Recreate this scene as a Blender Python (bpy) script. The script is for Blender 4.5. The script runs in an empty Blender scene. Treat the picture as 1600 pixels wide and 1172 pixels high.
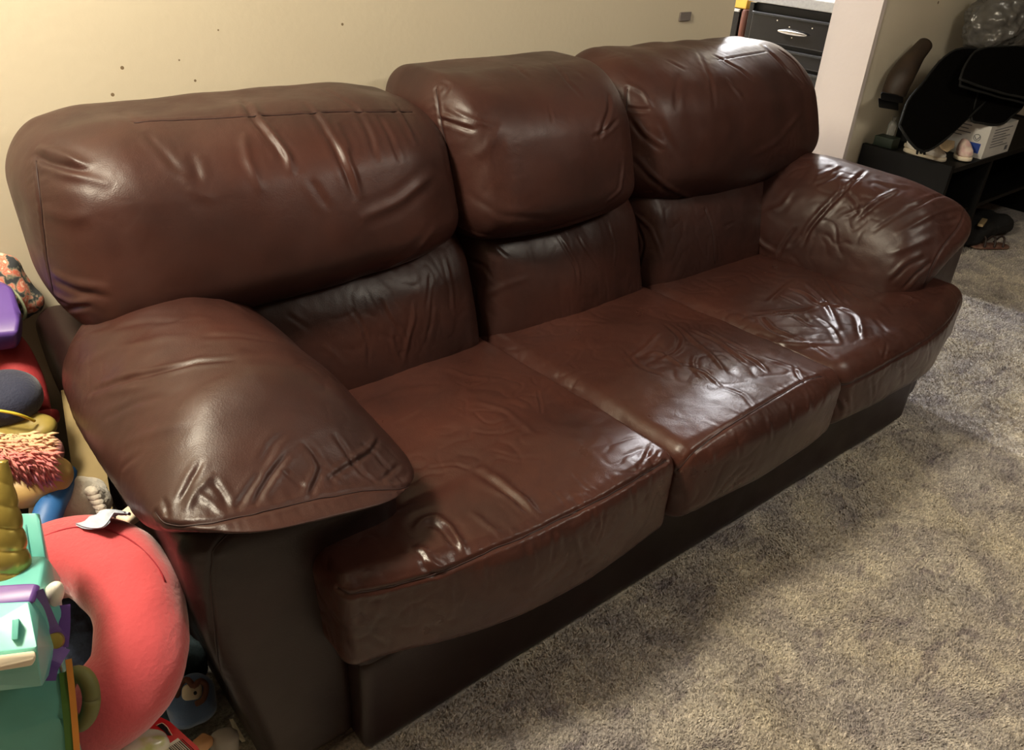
import bpy, bmesh, math, random
import numpy as np
from mathutils import Vector, Matrix, Euler
random.seed(4); PI = math.pi
SC = bpy.context.scene; COL = SC.collection

# ------------------------------------------------------------------ camera
CP = np.array([-1.3347, -0.7884, 1.3281]); YAW, PITCH, ROLL, FPX = -0.7091, -0.5368, 0.0594, 1260.73
def _cam():
    cy, sy, c, s = math.cos(YAW), math.sin(YAW), math.cos(PITCH), math.sin(PITCH)
    f = np.array([-sy*c, cy*c, s]); r = np.array([cy, sy, 0]); u = np.cross(r, f)
    cr, sr = math.cos(ROLL), math.sin(ROLL)
    return np.array([cr*r+sr*u, -sr*r+cr*u, f])
RC = _cam()
cam = bpy.data.cameras.new('camera'); camo = bpy.data.objects.new('camera', cam); COL.objects.link(camo)
M = Matrix(((RC[0][0], RC[1][0], -RC[2][0]), (RC[0][1], RC[1][1], -RC[2][1]), (RC[0][2], RC[1][2], -RC[2][2])))
camo.matrix_world = Matrix.Translation(Vector(CP)) @ M.to_4x4()
cam.sensor_width = 36; cam.lens = 36*FPX/1600; cam.clip_start = .02
SC.camera = camo
def at(u, v, d):                       # a sighted point d metres ahead
    return CP + d*(RC[0]*(u-800)/FPX - RC[1]*(v-586)/FPX + RC[2])
def on(u, v, ax, val):                 # a sighted point on an axis plane
    r = RC[0]*(u-800)/FPX - RC[1]*(v-586)/FPX + RC[2]; i = 'xyz'.index(ax)
    return CP + r*(val-CP[i])/r[i]

# ------------------------------------------------------------------ materials
def lin(c):
    return tuple((x/12.92 if x <= .04045 else ((x+.055)/1.055)**2.4) for x in [k/255 for k in c])+(1,)
def mat(name, rgb, rough=.6, spec=.5, metal=0, var=0, vscale=20, bump=0, bscale=200, sheen=0, coat=0, trans=0, alpha=1, two=None, twoscale=5):
    m = bpy.data.materials.new(name); m.use_nodes = True; nt = m.node_tree; N = nt.nodes; L = nt.links
    b = N['Principled BSDF']; b.inputs['Base Color'].default_value = lin(rgb)
    b.inputs['Roughness'].default_value = rough; b.inputs['Specular IOR Level'].default_value = spec
    b.inputs['Metallic'].default_value = metal; b.inputs['Sheen Weight'].default_value = sheen
    b.inputs['Coat Weight'].default_value = coat; b.inputs['Transmission Weight'].default_value = trans; b.inputs['Alpha'].default_value = alpha
    tc = N.new('ShaderNodeTexCoord')
    n = N.new('ShaderNodeTexNoise'); n.inputs['Scale'].default_value = twoscale if two else vscale; n.inputs['Detail'].default_value = 5
    L.new(tc.outputs['Object'], n.inputs['Vector'])
    r = N.new('ShaderNodeValToRGB'); L.new(n.outputs['Fac'], r.inputs['Fac'])
    c = lin(rgb)
    if two:
        r.color_ramp.elements[0].position = .45; r.color_ramp.elements[1].position = .55
        r.color_ramp.elements[0].color = c; r.color_ramp.elements[1].color = lin(two)
    else:
        v = var or .06
        r.color_ramp.elements[0].position = .3; r.color_ramp.elements[1].position = .7
        r.color_ramp.elements[0].color = tuple(k*(1-v) for k in c[:3])+(1,); r.color_ramp.elements[1].color = tuple(min(1, k*(1+v)) for k in c[:3])+(1,)
    L.new(r.outputs[0], b.inputs['Base Color'])
    if bump:
        n2 = N.new('ShaderNodeTexNoise'); n2.inputs['Scale'].default_value = bscale; n2.inputs['Detail'].default_value = 4
        L.new(tc.outputs['Object'], n2.inputs['Vector'])
        bp = N.new('ShaderNodeBump'); bp.inputs['Strength'].default_value = bump; bp.inputs['Distance'].default_value = .003
        L.new(n2.outputs['Fac'], bp.inputs['Height']); L.new(bp.outputs[0], b.inputs['Normal'])
    return m

def leather(name, c1, c2, rough, crumple=.5):
    m = bpy.data.materials.new(name); m.use_nodes = True; nt = m.node_tree; N = nt.nodes; L = nt.links
    b = N['Principled BSDF']; b.inputs['Specular IOR Level'].default_value = .33
    tc = N.new('ShaderNodeTexCoord')
    def noise(sc, det, ro=.5, dist=0):
        n = N.new('ShaderNodeTexNoise'); n.inputs['Scale'].default_value = sc; n.inputs['Detail'].default_value = det
        n.inputs['Roughness'].default_value = ro; n.inputs['Distortion'].default_value = dist
        L.new(tc.outputs['Object'], n.inputs['Vector']); return n
    n1 = noise(3.2, 5, .6); r = N.new('ShaderNodeValToRGB'); L.new(n1.outputs['Fac'], r.inputs['Fac'])
    r.color_ramp.elements[0].position = .35; r.color_ramp.elements[1].position = .68
    r.color_ramp.elements[0].color = lin(c1); r.color_ramp.elements[1].color = lin(c2)
    L.new(r.outputs[0], b.inputs['Base Color'])
    n2 = noise(14, 4); mr = N.new('ShaderNodeMapRange'); L.new(n2.outputs['Fac'], mr.inputs['Value'])
    mr.inputs['From Min'].default_value = .3; mr.inputs['From Max'].default_value = .7
    mr.inputs['To Min'].default_value = rough-.05; mr.inputs['To Max'].default_value = rough+.07
    L.new(mr.outputs[0], b.inputs['Roughness'])
    # grain: fine cells; creases: broad warped noise
    vo = N.new('ShaderNodeTexVoronoi'); vo.inputs['Scale'].default_value = 420; L.new(tc.outputs['Object'], vo.inputs['Vector'])
    b1 = N.new('ShaderNodeBump'); b1.inputs['Strength'].default_value = .12; b1.inputs['Distance'].default_value = .001
    L.new(vo.outputs['Distance'], b1.inputs['Height'])
    n3 = noise(26, 3, .5, 1.0)
    b2 = N.new('ShaderNodeBump'); b2.inputs['Strength'].default_value = crumple; b2.inputs['Distance'].default_value = .004
    L.new(n3.outputs['Fac'], b2.inputs['Height']); L.new(b1.outputs[0], b2.inputs['Normal'])
    L.new(b2.outputs[0], b.inputs['Normal'])
    return m
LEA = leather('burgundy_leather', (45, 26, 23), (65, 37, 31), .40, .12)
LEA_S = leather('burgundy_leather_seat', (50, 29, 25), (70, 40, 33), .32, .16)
LEA_D = leather('burgundy_leather_smooth_shaded', (34, 20, 19), (40, 23, 21), .40, .08)  # darkened colour stands in for shade on the sofa base, arms and frame
STITCH = mat('dark_thread', (38, 16, 16), .6)

# ------------------------------------------------------------------ object helpers
def empty(name, loc=(0, 0, 0), label=None, cat=None, group=None, rot=None):
    o = bpy.data.objects.new(name, None); COL.objects.link(o); o.location = loc; o.empty_display_size = .05
    if rot: o.rotation_euler = rot
    if label: o['label'] = label
    if cat: o['category'] = cat
    if group: o['group'] = group
    return o
def link(name, me, m=None, parent=None, label=None, cat=None, group=None, kind=None):
    o = bpy.data.objects.new(name, me); COL.objects.link(o)
    if m: me.materials.append(m)
    if parent is not None:
        o.parent = parent
        if parent.type == 'EMPTY' or True:
            o.matrix_parent_inverse = pinv(parent)
    if label: o['label'] = label
    if cat: o['category'] = cat
    if group: o['group'] = group
    if kind: o['kind'] = kind
    return o
def wmat(o):
    m = Matrix.LocRotScale(o.location, o.rotation_euler, o.scale)
    return (wmat(o.parent) @ o.matrix_parent_inverse @ m) if o.parent else m
def pinv(p): return wmat(p).inverted()
def npmesh(name, V, F, smooth=True):
    me = bpy.data.meshes.new(name); V = np.asarray(V, dtype=np.float32); F = np.asarray(F, dtype=np.int32)
    me.vertices.add(len(V)); me.vertices.foreach_set('co', V.ravel())
    k = F.shape[1]; me.loops.add(F.size); me.loops.foreach_set('vertex_index', F.ravel())
    me.polygons.add(len(F)); me.polygons.foreach_set('loop_start', np.arange(0, F.size, k, dtype=np.int32))
    me.update(calc_edges=True); me.validate()
    if smooth: me.polygons.foreach_set('use_smooth', np.ones(len(me.polygons), dtype=bool))
    return me
def bm_mesh(name, bm, smooth=True):
    me = bpy.data.meshes.new(name); bmesh.ops.recalc_face_normals(bm, faces=bm.faces); bm.to_mesh(me); bm.free()
    if smooth: me.polygons.foreach_set('use_smooth', [True]*len(me.polygons))
    return me

# gradient noise in numpy
_rng = np.random.RandomState(7); _perm = _rng.permutation(256); _perm = np.concatenate([_perm, _perm, _perm])
_g = _rng.normal(size=(256, 3)); _g /= np.linalg.norm(_g, axis=1)[:, None]
def pn(P):
    P = np.asarray(P, float); i = np.floor(P).astype(int); f = P-i; i &= 255; w = f*f*f*(f*(f*6-15)+10); out = 0
    for dx in (0, 1):
        for dy in (0, 1):
            for dz in (0, 1):
                h = _perm[_perm[_perm[(i[:, 0]+dx) & 255]+((i[:, 1]+dy) & 255)]+((i[:, 2]+dz) & 255)]
                g = _g[h]; d = f-np.array([dx, dy, dz])
                ww = (w[:, 0] if dx else 1-w[:, 0])*(w[:, 1] if dy else 1-w[:, 1])*(w[:, 2] if dz else 1-w[:, 2])
                out = out+ww*(g*d).sum(1)
    return out*1.6
def sstep(x, a, b):
    t = np.clip((x-a)/(b-a), 0, 1); return t*t*(3-2*t)

def cube_grid(nx, ny, nz):
    n = (nx, ny, nz); keys = []; quads = []
    def enc(i, j, k): return (i*(ny+1)+j)*(nz+1)+k
    for ax in range(3):
        o = [a for a in range(3) if a != ax]; a, b = o
        A, B = np.meshgrid(np.arange(n[a]+1), np.arange(n[b]+1), indexing='ij')
        for side in (0, n[ax]):
            I = [None]*3; I[a] = A; I[b] = B; I[ax] = np.full_like(A, side)
            K = enc(*I); q = np.stack([K[:-1, :-1], K[1:, :-1], K[1:, 1:], K[:-1, 1:]], -1).reshape(-1, 4)
            flip = (side == 0) ^ (ax == 1)
            if flip: q = q[:, ::-1]
            quads.append(q)
    Q = np.concatenate(quads); u, inv = np.unique(Q, return_inverse=True); F = inv.reshape(Q.shape)
    k = u % (nz+1); j = (u//(nz+1)) % (ny+1); i = u//((ny+1)*(nz+1))
    return np.stack([2*i/nx-1, 2*j/ny-1, 2*k/nz-1], 1), F
def normals(V, F):
    n = np.cross(V[F[:, 2]]-V[F[:, 0]], V[F[:, 3]]-V[F[:, 1]]) if F.shape[1] == 4 else np.cross(V[F[:, 1]]-V[F[:, 0]], V[F[:, 2]]-V[F[:, 0]])
    N = np.zeros_like(V)
    for c in range(3):
        N[:, c] = sum(np.bincount(F[:, k], n[:, c], len(V)) for k in range(F.shape[1]))
    return N/np.maximum(np.linalg.norm(N, axis=1)[:, None], 1e-12)
def rounded(center, half, rad, puff, res):
    half = np.array(half, float); rad = np.minimum(np.array(rad, float), half-1e-4)
    nx, ny, nz = [max(4, int(2*h/res)) for h in half]
    c, F = cube_grid(nx, ny, nz)
    p = c*half; q = np.clip(p, -(half-rad), half-rad); d = (p-q)/rad
    # equal-angle spacing on the rounding
    d = np.sign(d)*np.tan(np.abs(d)*PI/4)
    m = np.abs(d).max(1); l = np.linalg.norm(d, axis=1); s = np.where(l > 1e-9, m/np.maximum(l, 1e-9), 1)
    p = q+d*s[:, None]*rad
    t = p/half
    for ax in range(3):
        o = [a for a in range(3) if a != ax]
        w = (1-t[:, o[0]]**2)*(1-t[:, o[1]]**2)
        pf = puff[ax]; pf = pf if isinstance(pf, tuple) else (pf, pf)
        p[:, ax] += np.where(c[:, ax] > 0, pf[1]*sstep(t[:, ax], 0, 1), -pf[0]*sstep(-t[:, ax], 0, 1))*w
    return p, c, t, F

def pixel_hit(V, N, u, v, rad=5):
    d = V-CP; z = d@RC[2]; x = 800+FPX*(d@RC[0])/z; y = 586-FPX*(d@RC[1])/z
    front = (N*d).sum(1) < 0
    return x, y, z, front
def project_path(V, N, cache, pts, step=7):
    x, y, z, front = cache; out = []
    P = np.array(pts, float); seg = np.linalg.norm(np.diff(P, axis=0), axis=1); cum = np.concatenate([[0], np.cumsum(seg)])
    n = max(3, int(cum[-1]/step)+1)
    for s in np.linspace(0, cum[-1], n):
        px, py = np.interp(s, cum, P[:, 0]), np.interp(s, cum, P[:, 1])
        r2 = (x-px)**2+(y-py)**2; ok = front & (r2 < 64)
        if not ok.any(): continue
        idx = np.where(ok)[0]; zz = z[idx]; idx = idx[zz < zz.min()+.03]
        o = idx[np.argsort(r2[idx])[:3]]; out.append(V[o].mean(0))
    if len(out) < 2: return None
    out = np.array(out)
    if len(out) > 4:                                   # light smoothing
        o = out.copy(); o[1:-1] = (out[:-2]+2*out[1:-1]+out[2:])/4; out = o
    return out
def path_dist(Pt, path):
    best = np.full(len(Pt), 1e9); arc = np.zeros(len(Pt)); side = np.zeros(len(Pt)); tan = np.zeros_like(Pt); dv = np.zeros_like(Pt)
    L = 0
    for a, b in zip(path[:-1], path[1:]):
        ab = b-a; l = np.linalg.norm(ab)
        if l < 1e-6: continue
        t = np.clip(((Pt-a)@ab)/l**2, 0, 1); q = a+t[:, None]*ab; d = Pt-q; r = np.linalg.norm(d, axis=1)
        m = r < best; best[m] = r[m]; arc[m] = L+t[m]*l; tan[m] = ab/l; dv[m] = d[m]; L += l
    return best, arc, tan, dv, L
# stroke kinds: v valley with shoulder, r ridge, f fold (step), s seam with gathers
def apply_strokes(V, F, strokes, gain=1.0):
    N = normals(V, F); cache = pixel_hit(V, N, 0, 0); D = np.zeros(len(V)); paths = []
    for k, (kind, amp, wid, pts) in enumerate(strokes):
        path = project_path(V, N, cache, pts)
        if path is None: continue
        amp = amp*.001*(1 if kind == 's' else .8); wid = wid*.001*(.9 if kind == 's' else .72)
        R = (.07 if kind == 's' else wid*5)
        lo, hi = path.min(0)-R, path.max(0)+R
        idx = np.where(((V > lo) & (V < hi)).all(1))[0]
        if not len(idx): continue
        r, arc, tan, dv, L = path_dist(V[idx], path)
        sg = np.sign((np.cross(N[idx], tan)*dv).sum(1)); s = sg*r
        tp = np.minimum(arc, L-arc)/max(L, 1e-6)
        end = np.clip(tp*4, 0, 1)**.7 if kind != 's' else 1
        fade_beyond = np.exp(-np.maximum(0, r-R*.6)**2/(R*.2)**2)
        if kind == 'v': d = -amp*np.exp(-(s/wid)**2)+.45*amp*np.exp(-((np.abs(s)-2*wid)/(1.3*wid))**2)
        elif kind == 'r': d = amp*np.exp(-(s/wid)**2)-.3*amp*np.exp(-((np.abs(s)-2.2*wid)/(1.3*wid))**2)
        elif kind == 'f': d = amp*(-np.exp(-(s/wid)**2)*1.0+1.1*np.exp(-((s-1.9*wid)/(1.4*wid))**2)+.25*np.exp(-((s+2.5*wid)/(2*wid))**2))
        elif kind == 's':
            g = pn(np.stack([arc*95, s*9+k, np.full_like(arc, k*3.3)], 1))+.6*pn(np.stack([arc*45, s*5-k, np.full_like(arc, k*1.3)], 1))
            d = -amp*np.exp(-(r/wid)**2)+.35*amp*np.exp(-((r-2.1*wid)/wid)**2) + (1-np.exp(-(r/(wid*2))**2))*np.exp(-(r/.024)**2)*g*amp*.75
            if amp > .0005: paths.append(path)
        jit = 1+.35*pn(np.stack([arc*30, np.full_like(arc, k*7.7), s*0], 1)) if kind != 's' else 1
        D[idx] += d*end*fade_beyond*jit*gain
    V2 = V+N*D[:, None]
    return V2, paths
def organic(V, F, soft=.004, wr=.0012, stretch=(1, 1, 1), seed=0):
    N = normals(V, F); S = np.array(stretch)
    a = pn(V*7*S+seed)*soft
    w = V*S+.03*np.stack([pn(V*11+seed+3), pn(V*11+seed+9), pn(V*11+seed+17)], 1)
    b = (1-np.abs(pn(w*20+seed))*2.2); b = np.clip(b, 0, 1)**3
    mask = sstep(pn(V*5+seed+31), -.15, .35)
    c = pn(V*34*S+seed)*wr*.7
    return V+N*(a-b*mask*wr*1.6+c)[:, None]
def tube(paths, r, seg=6, closed=False):
    Vs = []; Fs = []; off = 0
    for P in paths:
        P = np.array(P); n = len(P)
        rr = np.full(n, r) if np.isscalar(r) else np.array(r)
        T = np.gradient(P, axis=0); T /= np.maximum(np.linalg.norm(T, axis=1)[:, None], 1e-9)
        up = np.array([0, 0, 1.]) if abs(T[0][2]) < .9 else np.array([1., 0, 0]); u = np.cross(T[0], up); u /= np.linalg.norm(u)
        rows = []
        for i in range(n):
            u = u-T[i]*(u@T[i]); u /= max(np.linalg.norm(u), 1e-9); w = np.cross(T[i], u)
            a = np.arange(seg)*2*PI/seg
            rows.append(P[i]+rr[i]*(np.cos(a)[:, None]*u+np.sin(a)[:, None]*w))
        V = np.concatenate(rows); i, j = np.meshgrid(np.arange(n-1), np.arange(seg), indexing='ij')
        q = np.stack([i*seg+j, i*seg+(j+1) % seg, (i+1)*seg+(j+1) % seg, (i+1)*seg+j], -1).reshape(-1, 4)
        caps = []
        c0 = len(V); V = np.concatenate([V, P[:1], P[-1:]])
        jj = np.arange(seg)
        caps = np.stack([np.full(seg, c0), (jj+1) % seg, jj, np.full(seg, c0)], 1)
        caps2 = np.stack([np.full(seg, c0+1), (n-1)*seg+jj, (n-1)*seg+(jj+1) % seg, np.full(seg, c0+1)], 1)
        Fs.append((q+off, caps[:, :3]+off, caps2[:, :3]+off)); Vs.append(V); off += len(V)
    V = np.concatenate(Vs); faces = []
    for q, a, b in Fs: faces += q.tolist()+a.tolist()+b.tolist()
    me = bpy.data.meshes.new('tube'); me.from_pydata(V.tolist(), [], faces); me.polygons.foreach_set('use_smooth', [True]*len(me.polygons))
    return me
def smooth_path(pts, n=24):
    P = np.array(pts, float); t = np.concatenate([[0], np.cumsum(np.linalg.norm(np.diff(P, axis=0), axis=1))]); T = np.linspace(0, t[-1], n)
    # Catmull-Rom through the points
    out = []
    for s in T:
        i = min(max(np.searchsorted(t, s)-1, 0), len(P)-2); u = (s-t[i])/(t[i+1]-t[i]+1e-9)
        p0, p1, p2, p3 = P[max(i-1, 0)], P[i], P[i+1], P[min(i+2, len(P)-1)]
        out.append(.5*((2*p1)+(-p0+p2)*u+(2*p0-5*p1+4*p2-p3)*u*u+(-p0+3*p1-3*p2+p3)*u**3))
    return np.array(out)
def box(bm, lo, hi, bev=0, seg=2, rot=None):
    r = bmesh.ops.create_cube(bm, size=1); vs = r['verts']; lo = Vector(lo); hi = Vector(hi); c = (lo+hi)/2; s = hi-lo
    for v in vs: v.co = Vector((v.co.x*s.x, v.co.y*s.y, v.co.z*s.z))
    if bev:
        es = list({e for v in vs for e in v.link_edges})
        rr = bmesh.ops.bevel(bm, geom=es, offset=bev, segments=seg, profile=.5, affect='EDGES')
        vs = list(set(rr['verts']) | {v for v in vs if v.is_valid})
    for v in vs:
        co = v.co.copy()
        if rot is not None: co = rot @ co
        v.co = co+c
    return vs
def box_obj(name, lo, hi, m, parent=None, bev=.002, rot=None, **k):
    bm = bmesh.new(); box(bm, lo, hi, bev, 2, rot); return link(name, bm_mesh(name, bm, False), m, parent, **k)

#SECTION room
# ------------------------------------------------------------------ room
def plaster(name, rgb, rgb2):
    m = bpy.data.materials.new(name); m.use_nodes = True; nt = m.node_tree; N = nt.nodes; L = nt.links; b = N['Principled BSDF']
    b.inputs['Roughness'].default_value = .62; b.inputs['Specular IOR Level'].default_value = .35
    tc = N.new('ShaderNodeTexCoord'); n = N.new('ShaderNodeTexNoise'); n.inputs['Scale'].default_value = 1.7; n.inputs['Detail'].default_value = 6
    L.new(tc.outputs['Object'], n.inputs['Vector']); r = N.new('ShaderNodeValToRGB'); L.new(n.outputs['Fac'], r.inputs['Fac'])
    r.color_ramp.elements[0].position = .35; r.color_ramp.elements[1].position = .7; r.color_ramp.elements[0].color = lin(rgb); r.color_ramp.elements[1].color = lin(rgb2)
    # scattered small scuffs and chips
    v = N.new('ShaderNodeTexNoise'); v.inputs['Scale'].default_value = 17; v.inputs['Detail'].default_value = 8; v.inputs['Roughness'].default_value = .7
    L.new(tc.outputs['Object'], v.inputs['Vector']); r2 = N.new('ShaderNodeValToRGB'); L.new(v.outputs['Fac'], r2.inputs['Fac'])
    r2.color_ramp.elements[0].position = .22; r2.color_ramp.elements[1].position = .29; r2.color_ramp.elements[0].color = (.55, .5, .42, 1); r2.color_ramp.elements[1].color = (1, 1, 1, 1)
    mx = N.new('ShaderNodeMix'); mx.data_type = 'RGBA'; mx.blend_type = 'MULTIPLY'; mx.inputs[0].default_value = 1
    L.new(r.outputs[0], mx.inputs[6]); L.new(r2.outputs[0], mx.inputs[7]); last = mx.outputs[2]
    for q, (cu, cv, rad) in enumerate(((191, 106, .0035), (176, 148, .0035), (305, 126, .0026), (280, 94, .0018), (341, 47, .0018), (535, 38, .003), (934, 88, .003), (1466, 4, .006))):
        dn = N.new('ShaderNodeVectorMath'); dn.operation = 'DISTANCE'; L.new(tc.outputs['Object'], dn.inputs[0]); dn.inputs[1].default_value = tuple(on(cu, cv, 'y', .98))
        lt = N.new('ShaderNodeMath'); lt.operation = 'LESS_THAN'; lt.inputs[1].default_value = rad; L.new(dn.outputs['Value'], lt.inputs[0])
        m2 = N.new('ShaderNodeMix'); m2.data_type = 'RGBA'; L.new(lt.outputs[0], m2.inputs[0]); L.new(last, m2.inputs[6]); m2.inputs[7].default_value = (.2, .14, .08, 1); last = m2.outputs[2]
    L.new(last, b.inputs['Base Color'])
    n2 = N.new('ShaderNodeTexNoise'); n2.inputs['Scale'].default_value = 60; n2.inputs['Detail'].default_value = 5; L.new(tc.outputs['Object'], n2.inputs['Vector'])
    bp = N.new('ShaderNodeBump'); bp.inputs['Strength'].default_value = .15; bp.inputs['Distance'].default_value = .004; L.new(n2.outputs['Fac'], bp.inputs['Height']); L.new(bp.outputs[0], b.inputs['Normal'])
    return m
WALL = plaster('cream_wall_paint', (208, 197, 174), (214, 204, 182))
JAMB = plaster('pinkish_white_paint', (206, 194, 186), (214, 203, 196))
CEIL = mat('ceiling_grey', (150, 146, 138), .8)  # unseen ceiling greyed down to cut bounced light
DARKWALL = mat('brown_low_bounce', (92, 72, 54), .7, var=.2, vscale=3)  # invented dark finish on the unseen walls, added to cut bounced light
def carpet():
    m = bpy.data.materials.new('grey_beige_carpet'); m.use_nodes = True; nt = m.node_tree; N = nt.nodes; L = nt.links; b = N['Principled BSDF']
    b.inputs['Roughness'].default_value = .95; b.inputs['Specular IOR Level'].default_value = .1; b.inputs['Sheen Weight'].default_value = .15
    tc = N.new('ShaderNodeTexCoord')
    def noise(sc, det, ro=.55, dist=0, src=None):
        n = N.new('ShaderNodeTexNoise'); n.inputs['Scale'].default_value = sc; n.inputs['Detail'].default_value = det; n.inputs['Roughness'].default_value = ro
        n.inputs['Distortion'].default_value = dist; L.new((src or tc.outputs['Object']), n.inputs['Vector']); return n
    def ramp(n, a, ca, b_, cb, out='Fac'):
        r = N.new('ShaderNodeValToRGB'); L.new(n.outputs[out], r.inputs['Fac']); r.color_ramp.elements[0].position = a; r.color_ramp.elements[1].position = b_
        r.color_ramp.elements[0].color = ca; r.color_ramp.elements[1].color = cb; return r
    base = ramp(noise(9, 7, .68, .6), .33, lin((158, 151, 148)), .66, lin((216, 209, 193)))
    fib = ramp(noise(120, 6, .75), .34, (.55, .55, .55, 1), .66, (1.35, 1.35, 1.35, 1))
    mp = N.new('ShaderNodeMapping'); L.new(tc.outputs['Object'], mp.inputs[0]); mp.inputs['Rotation'].default_value = (0, 0, .25); mp.inputs['Scale'].default_value = (1, 2.6, 1)
    vn = noise(8, 4, .6, .9, mp.outputs[0])
    vr = ramp(vn, .35, (.66, .64, .70, 1), .43, (1, 1, 1, 1)); a2 = vn
    tn = noise(2.2, 3); tr = ramp(tn, .4, (.94, .93, .99, 1), .62, (1.04, 1.0, .93, 1))
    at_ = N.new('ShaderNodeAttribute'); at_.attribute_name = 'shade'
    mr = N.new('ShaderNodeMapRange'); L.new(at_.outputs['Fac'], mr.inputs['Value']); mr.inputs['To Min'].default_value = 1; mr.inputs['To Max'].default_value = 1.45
    def mul(x, y):
        mx = N.new('ShaderNodeMix'); mx.data_type = 'RGBA'; mx.blend_type = 'MULTIPLY'; mx.inputs[0].default_value = 1
        L.new(x, mx.inputs[6]); L.new(y, mx.inputs[7]); return mx.outputs[2]
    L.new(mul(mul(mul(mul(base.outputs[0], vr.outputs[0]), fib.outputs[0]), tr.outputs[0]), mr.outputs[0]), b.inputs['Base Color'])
    f2 = noise(190, 4, .7); b1 = N.new('ShaderNodeBump'); b1.inputs['Strength'].default_value = .9; b1.inputs['Distance'].default_value = .006; L.new(f2.outputs['Fac'], b1.inputs['Height'])
    b2 = N.new('ShaderNodeBump'); b2.inputs['Strength'].default_value = .7; b2.inputs['Distance'].default_value = .02; L.new(a2.outputs['Fac'], b2.inputs['Height']); L.new(b1.outputs[0], b2.inputs['Normal'])
    L.new(b2.outputs[0], b.inputs['Normal'])
    return m
CARPET = carpet()
def carpet_pile(n):
    rg = np.random.RandomState(11); X = rg.uniform(-1.25, 3.9, n*3); Y = rg.uniform(-1.3, .62, n*3)
    d = np.stack([X, Y, np.zeros_like(X)], 1)-CP; z = d@RC[2]; u = 800+FPX*(d@RC[0])/z; v = 586-FPX*(d@RC[1])/z
    ok = (z > .2) & (u > 420) & (u < 1720) & (v > 380) & (v < 1290) & ~((X < .93) & (Y > .02)) & (rg.rand(n*3) < np.minimum(1, (1.6/z)**1.5))
    X, Y = X[ok][:n], Y[ok][:n]; n = len(X)
    a = pn(np.stack([X*6, Y*6, X*0], 1))*2.5+rg.normal(0, .9, n)+.6; lean = rg.uniform(.35, 1.1, n); h = rg.uniform(.006, .011, n); w = rg.uniform(.0010, .0020, n)
    dx, dy = np.cos(a), np.sin(a); B = np.stack([X, Y, np.full(n, -.001)], 1); S = np.stack([-dy, dx, dx*0], 1)*w[:, None]
    D = np.stack([dx*np.sin(lean), dy*np.sin(lean), np.cos(lean)], 1)*h[:, None]
    V = np.stack([B-S, B+S, B+D*.6+S*.9+[0, 0, .001], B+D*.6-S*.9+[0, 0, .001], B+D], 1).reshape(-1, 3); k = np.arange(n)*5
    T3 = np.concatenate([np.stack([k, k+1, k+2], 1), np.stack([k, k+2, k+3], 1), np.stack([k+3, k+2, k+4], 1)])
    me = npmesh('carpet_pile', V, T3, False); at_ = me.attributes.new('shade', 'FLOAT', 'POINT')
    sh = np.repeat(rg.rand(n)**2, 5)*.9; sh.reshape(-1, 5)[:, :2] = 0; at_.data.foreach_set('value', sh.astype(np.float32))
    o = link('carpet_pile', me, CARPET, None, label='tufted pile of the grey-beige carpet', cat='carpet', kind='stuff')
WY = .98; WT = .20
def struct(name, lo, hi, m): return box_obj(name, lo, hi, m, None, 0, kind='structure')
struct('floor', (-2.4, -3.2, -.05), (4.6, 4.2, 0), CARPET); carpet_pile(280000)
struct('ceiling', (-2.4, -3.2, 2.35), (4.6, 4.2, 2.4), CEIL)
struct('wall_back', (-2.4, WY, 0), (1.043, WY+.12, 2.35), WALL)
struct('wall_back_right', (2.0, WY, 0), (4.0, WY+WT, 2.35), WALL)
struct('trim_1', (1.972, WY-.004, 0), (1.9985, WY+WT+.004, 2.35), JAMB)
struct('wall_left', (-2.5, -3.2, 0), (-2.4, 4.2, 2.35), DARKWALL)
struct('wall_front', (-2.5, -3.3, 0), (4.6, -3.2, 2.35), DARKWALL)
struct('wall_right', (4.0, -3.2, 0), (4.1, 1.18, 2.35), DARKWALL)
struct('wall_far', (-2.5, 4.0, 0), (4.6, 4.1, 2.35), WALL)
struct('wall_far_right', (4.0, 1.18, 0), (4.1, 4.0, 2.35), WALL)
struct('baseboard_back', (-2.4, WY-.014, 0), (1.04, WY-.001, .09), JAMB)

#SECTION sofa
# ------------------------------------------------------------------ sofa
sofa = empty('sofa', (0, .45, 0), 'long burgundy leather three-seat sofa with pillow arms against the cream wall', 'sofa')
def T(tag, pts):
    ox, oy, s = {'A': (0, 80, .4375), 'B': (600, 40, .4375), 'D': (60, 440, .3875), 'E': (500, 520, .556), 'F': (1000, 220, .4267), 'G': (200, 760, .3516), 'P': (0, 0, 1)}[tag]
    return [(ox+s*x, oy+s*y) for x, y in pts]
def W(tag, kind, amp, wid, *pts): return (kind, amp, wid, T(tag, pts))
def cushion(name, center, half, rad, puff, res, deform, strokes, m=LEA, soft=.004, wr=.0012, stretch=(1, 1, 1), seed=0, gain=1, label=None):
    p, c, t, F = rounded(center, half, rad, puff, res)
    V = p+np.array(center)
    if deform: V = deform(V, t, c)
    V = organic(V, F, soft, wr, stretch, seed)
    V, paths = apply_strokes(V, F, strokes, gain)
    o = link(name, npmesh(name, V, F), m, sofa, label=label)
    if paths:
        N = normals(V, F); sp = []
        for P in paths:
            Q = []
            for q in P:
                d2 = ((V-q)**2).sum(1); i = d2.argmin(); Q.append(V[i]+N[i]*.0004)
            Q = np.array(Q)
            if len(Q) > 4: Q[1:-1] = (Q[:-2]+2*Q[1:-1]+Q[2:])/4
            sp.append(Q)
        for Q in sp: link('seam_stitching', tube([Q], .0011, 5), STITCH, o)
    return o
RES = .0038
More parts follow.
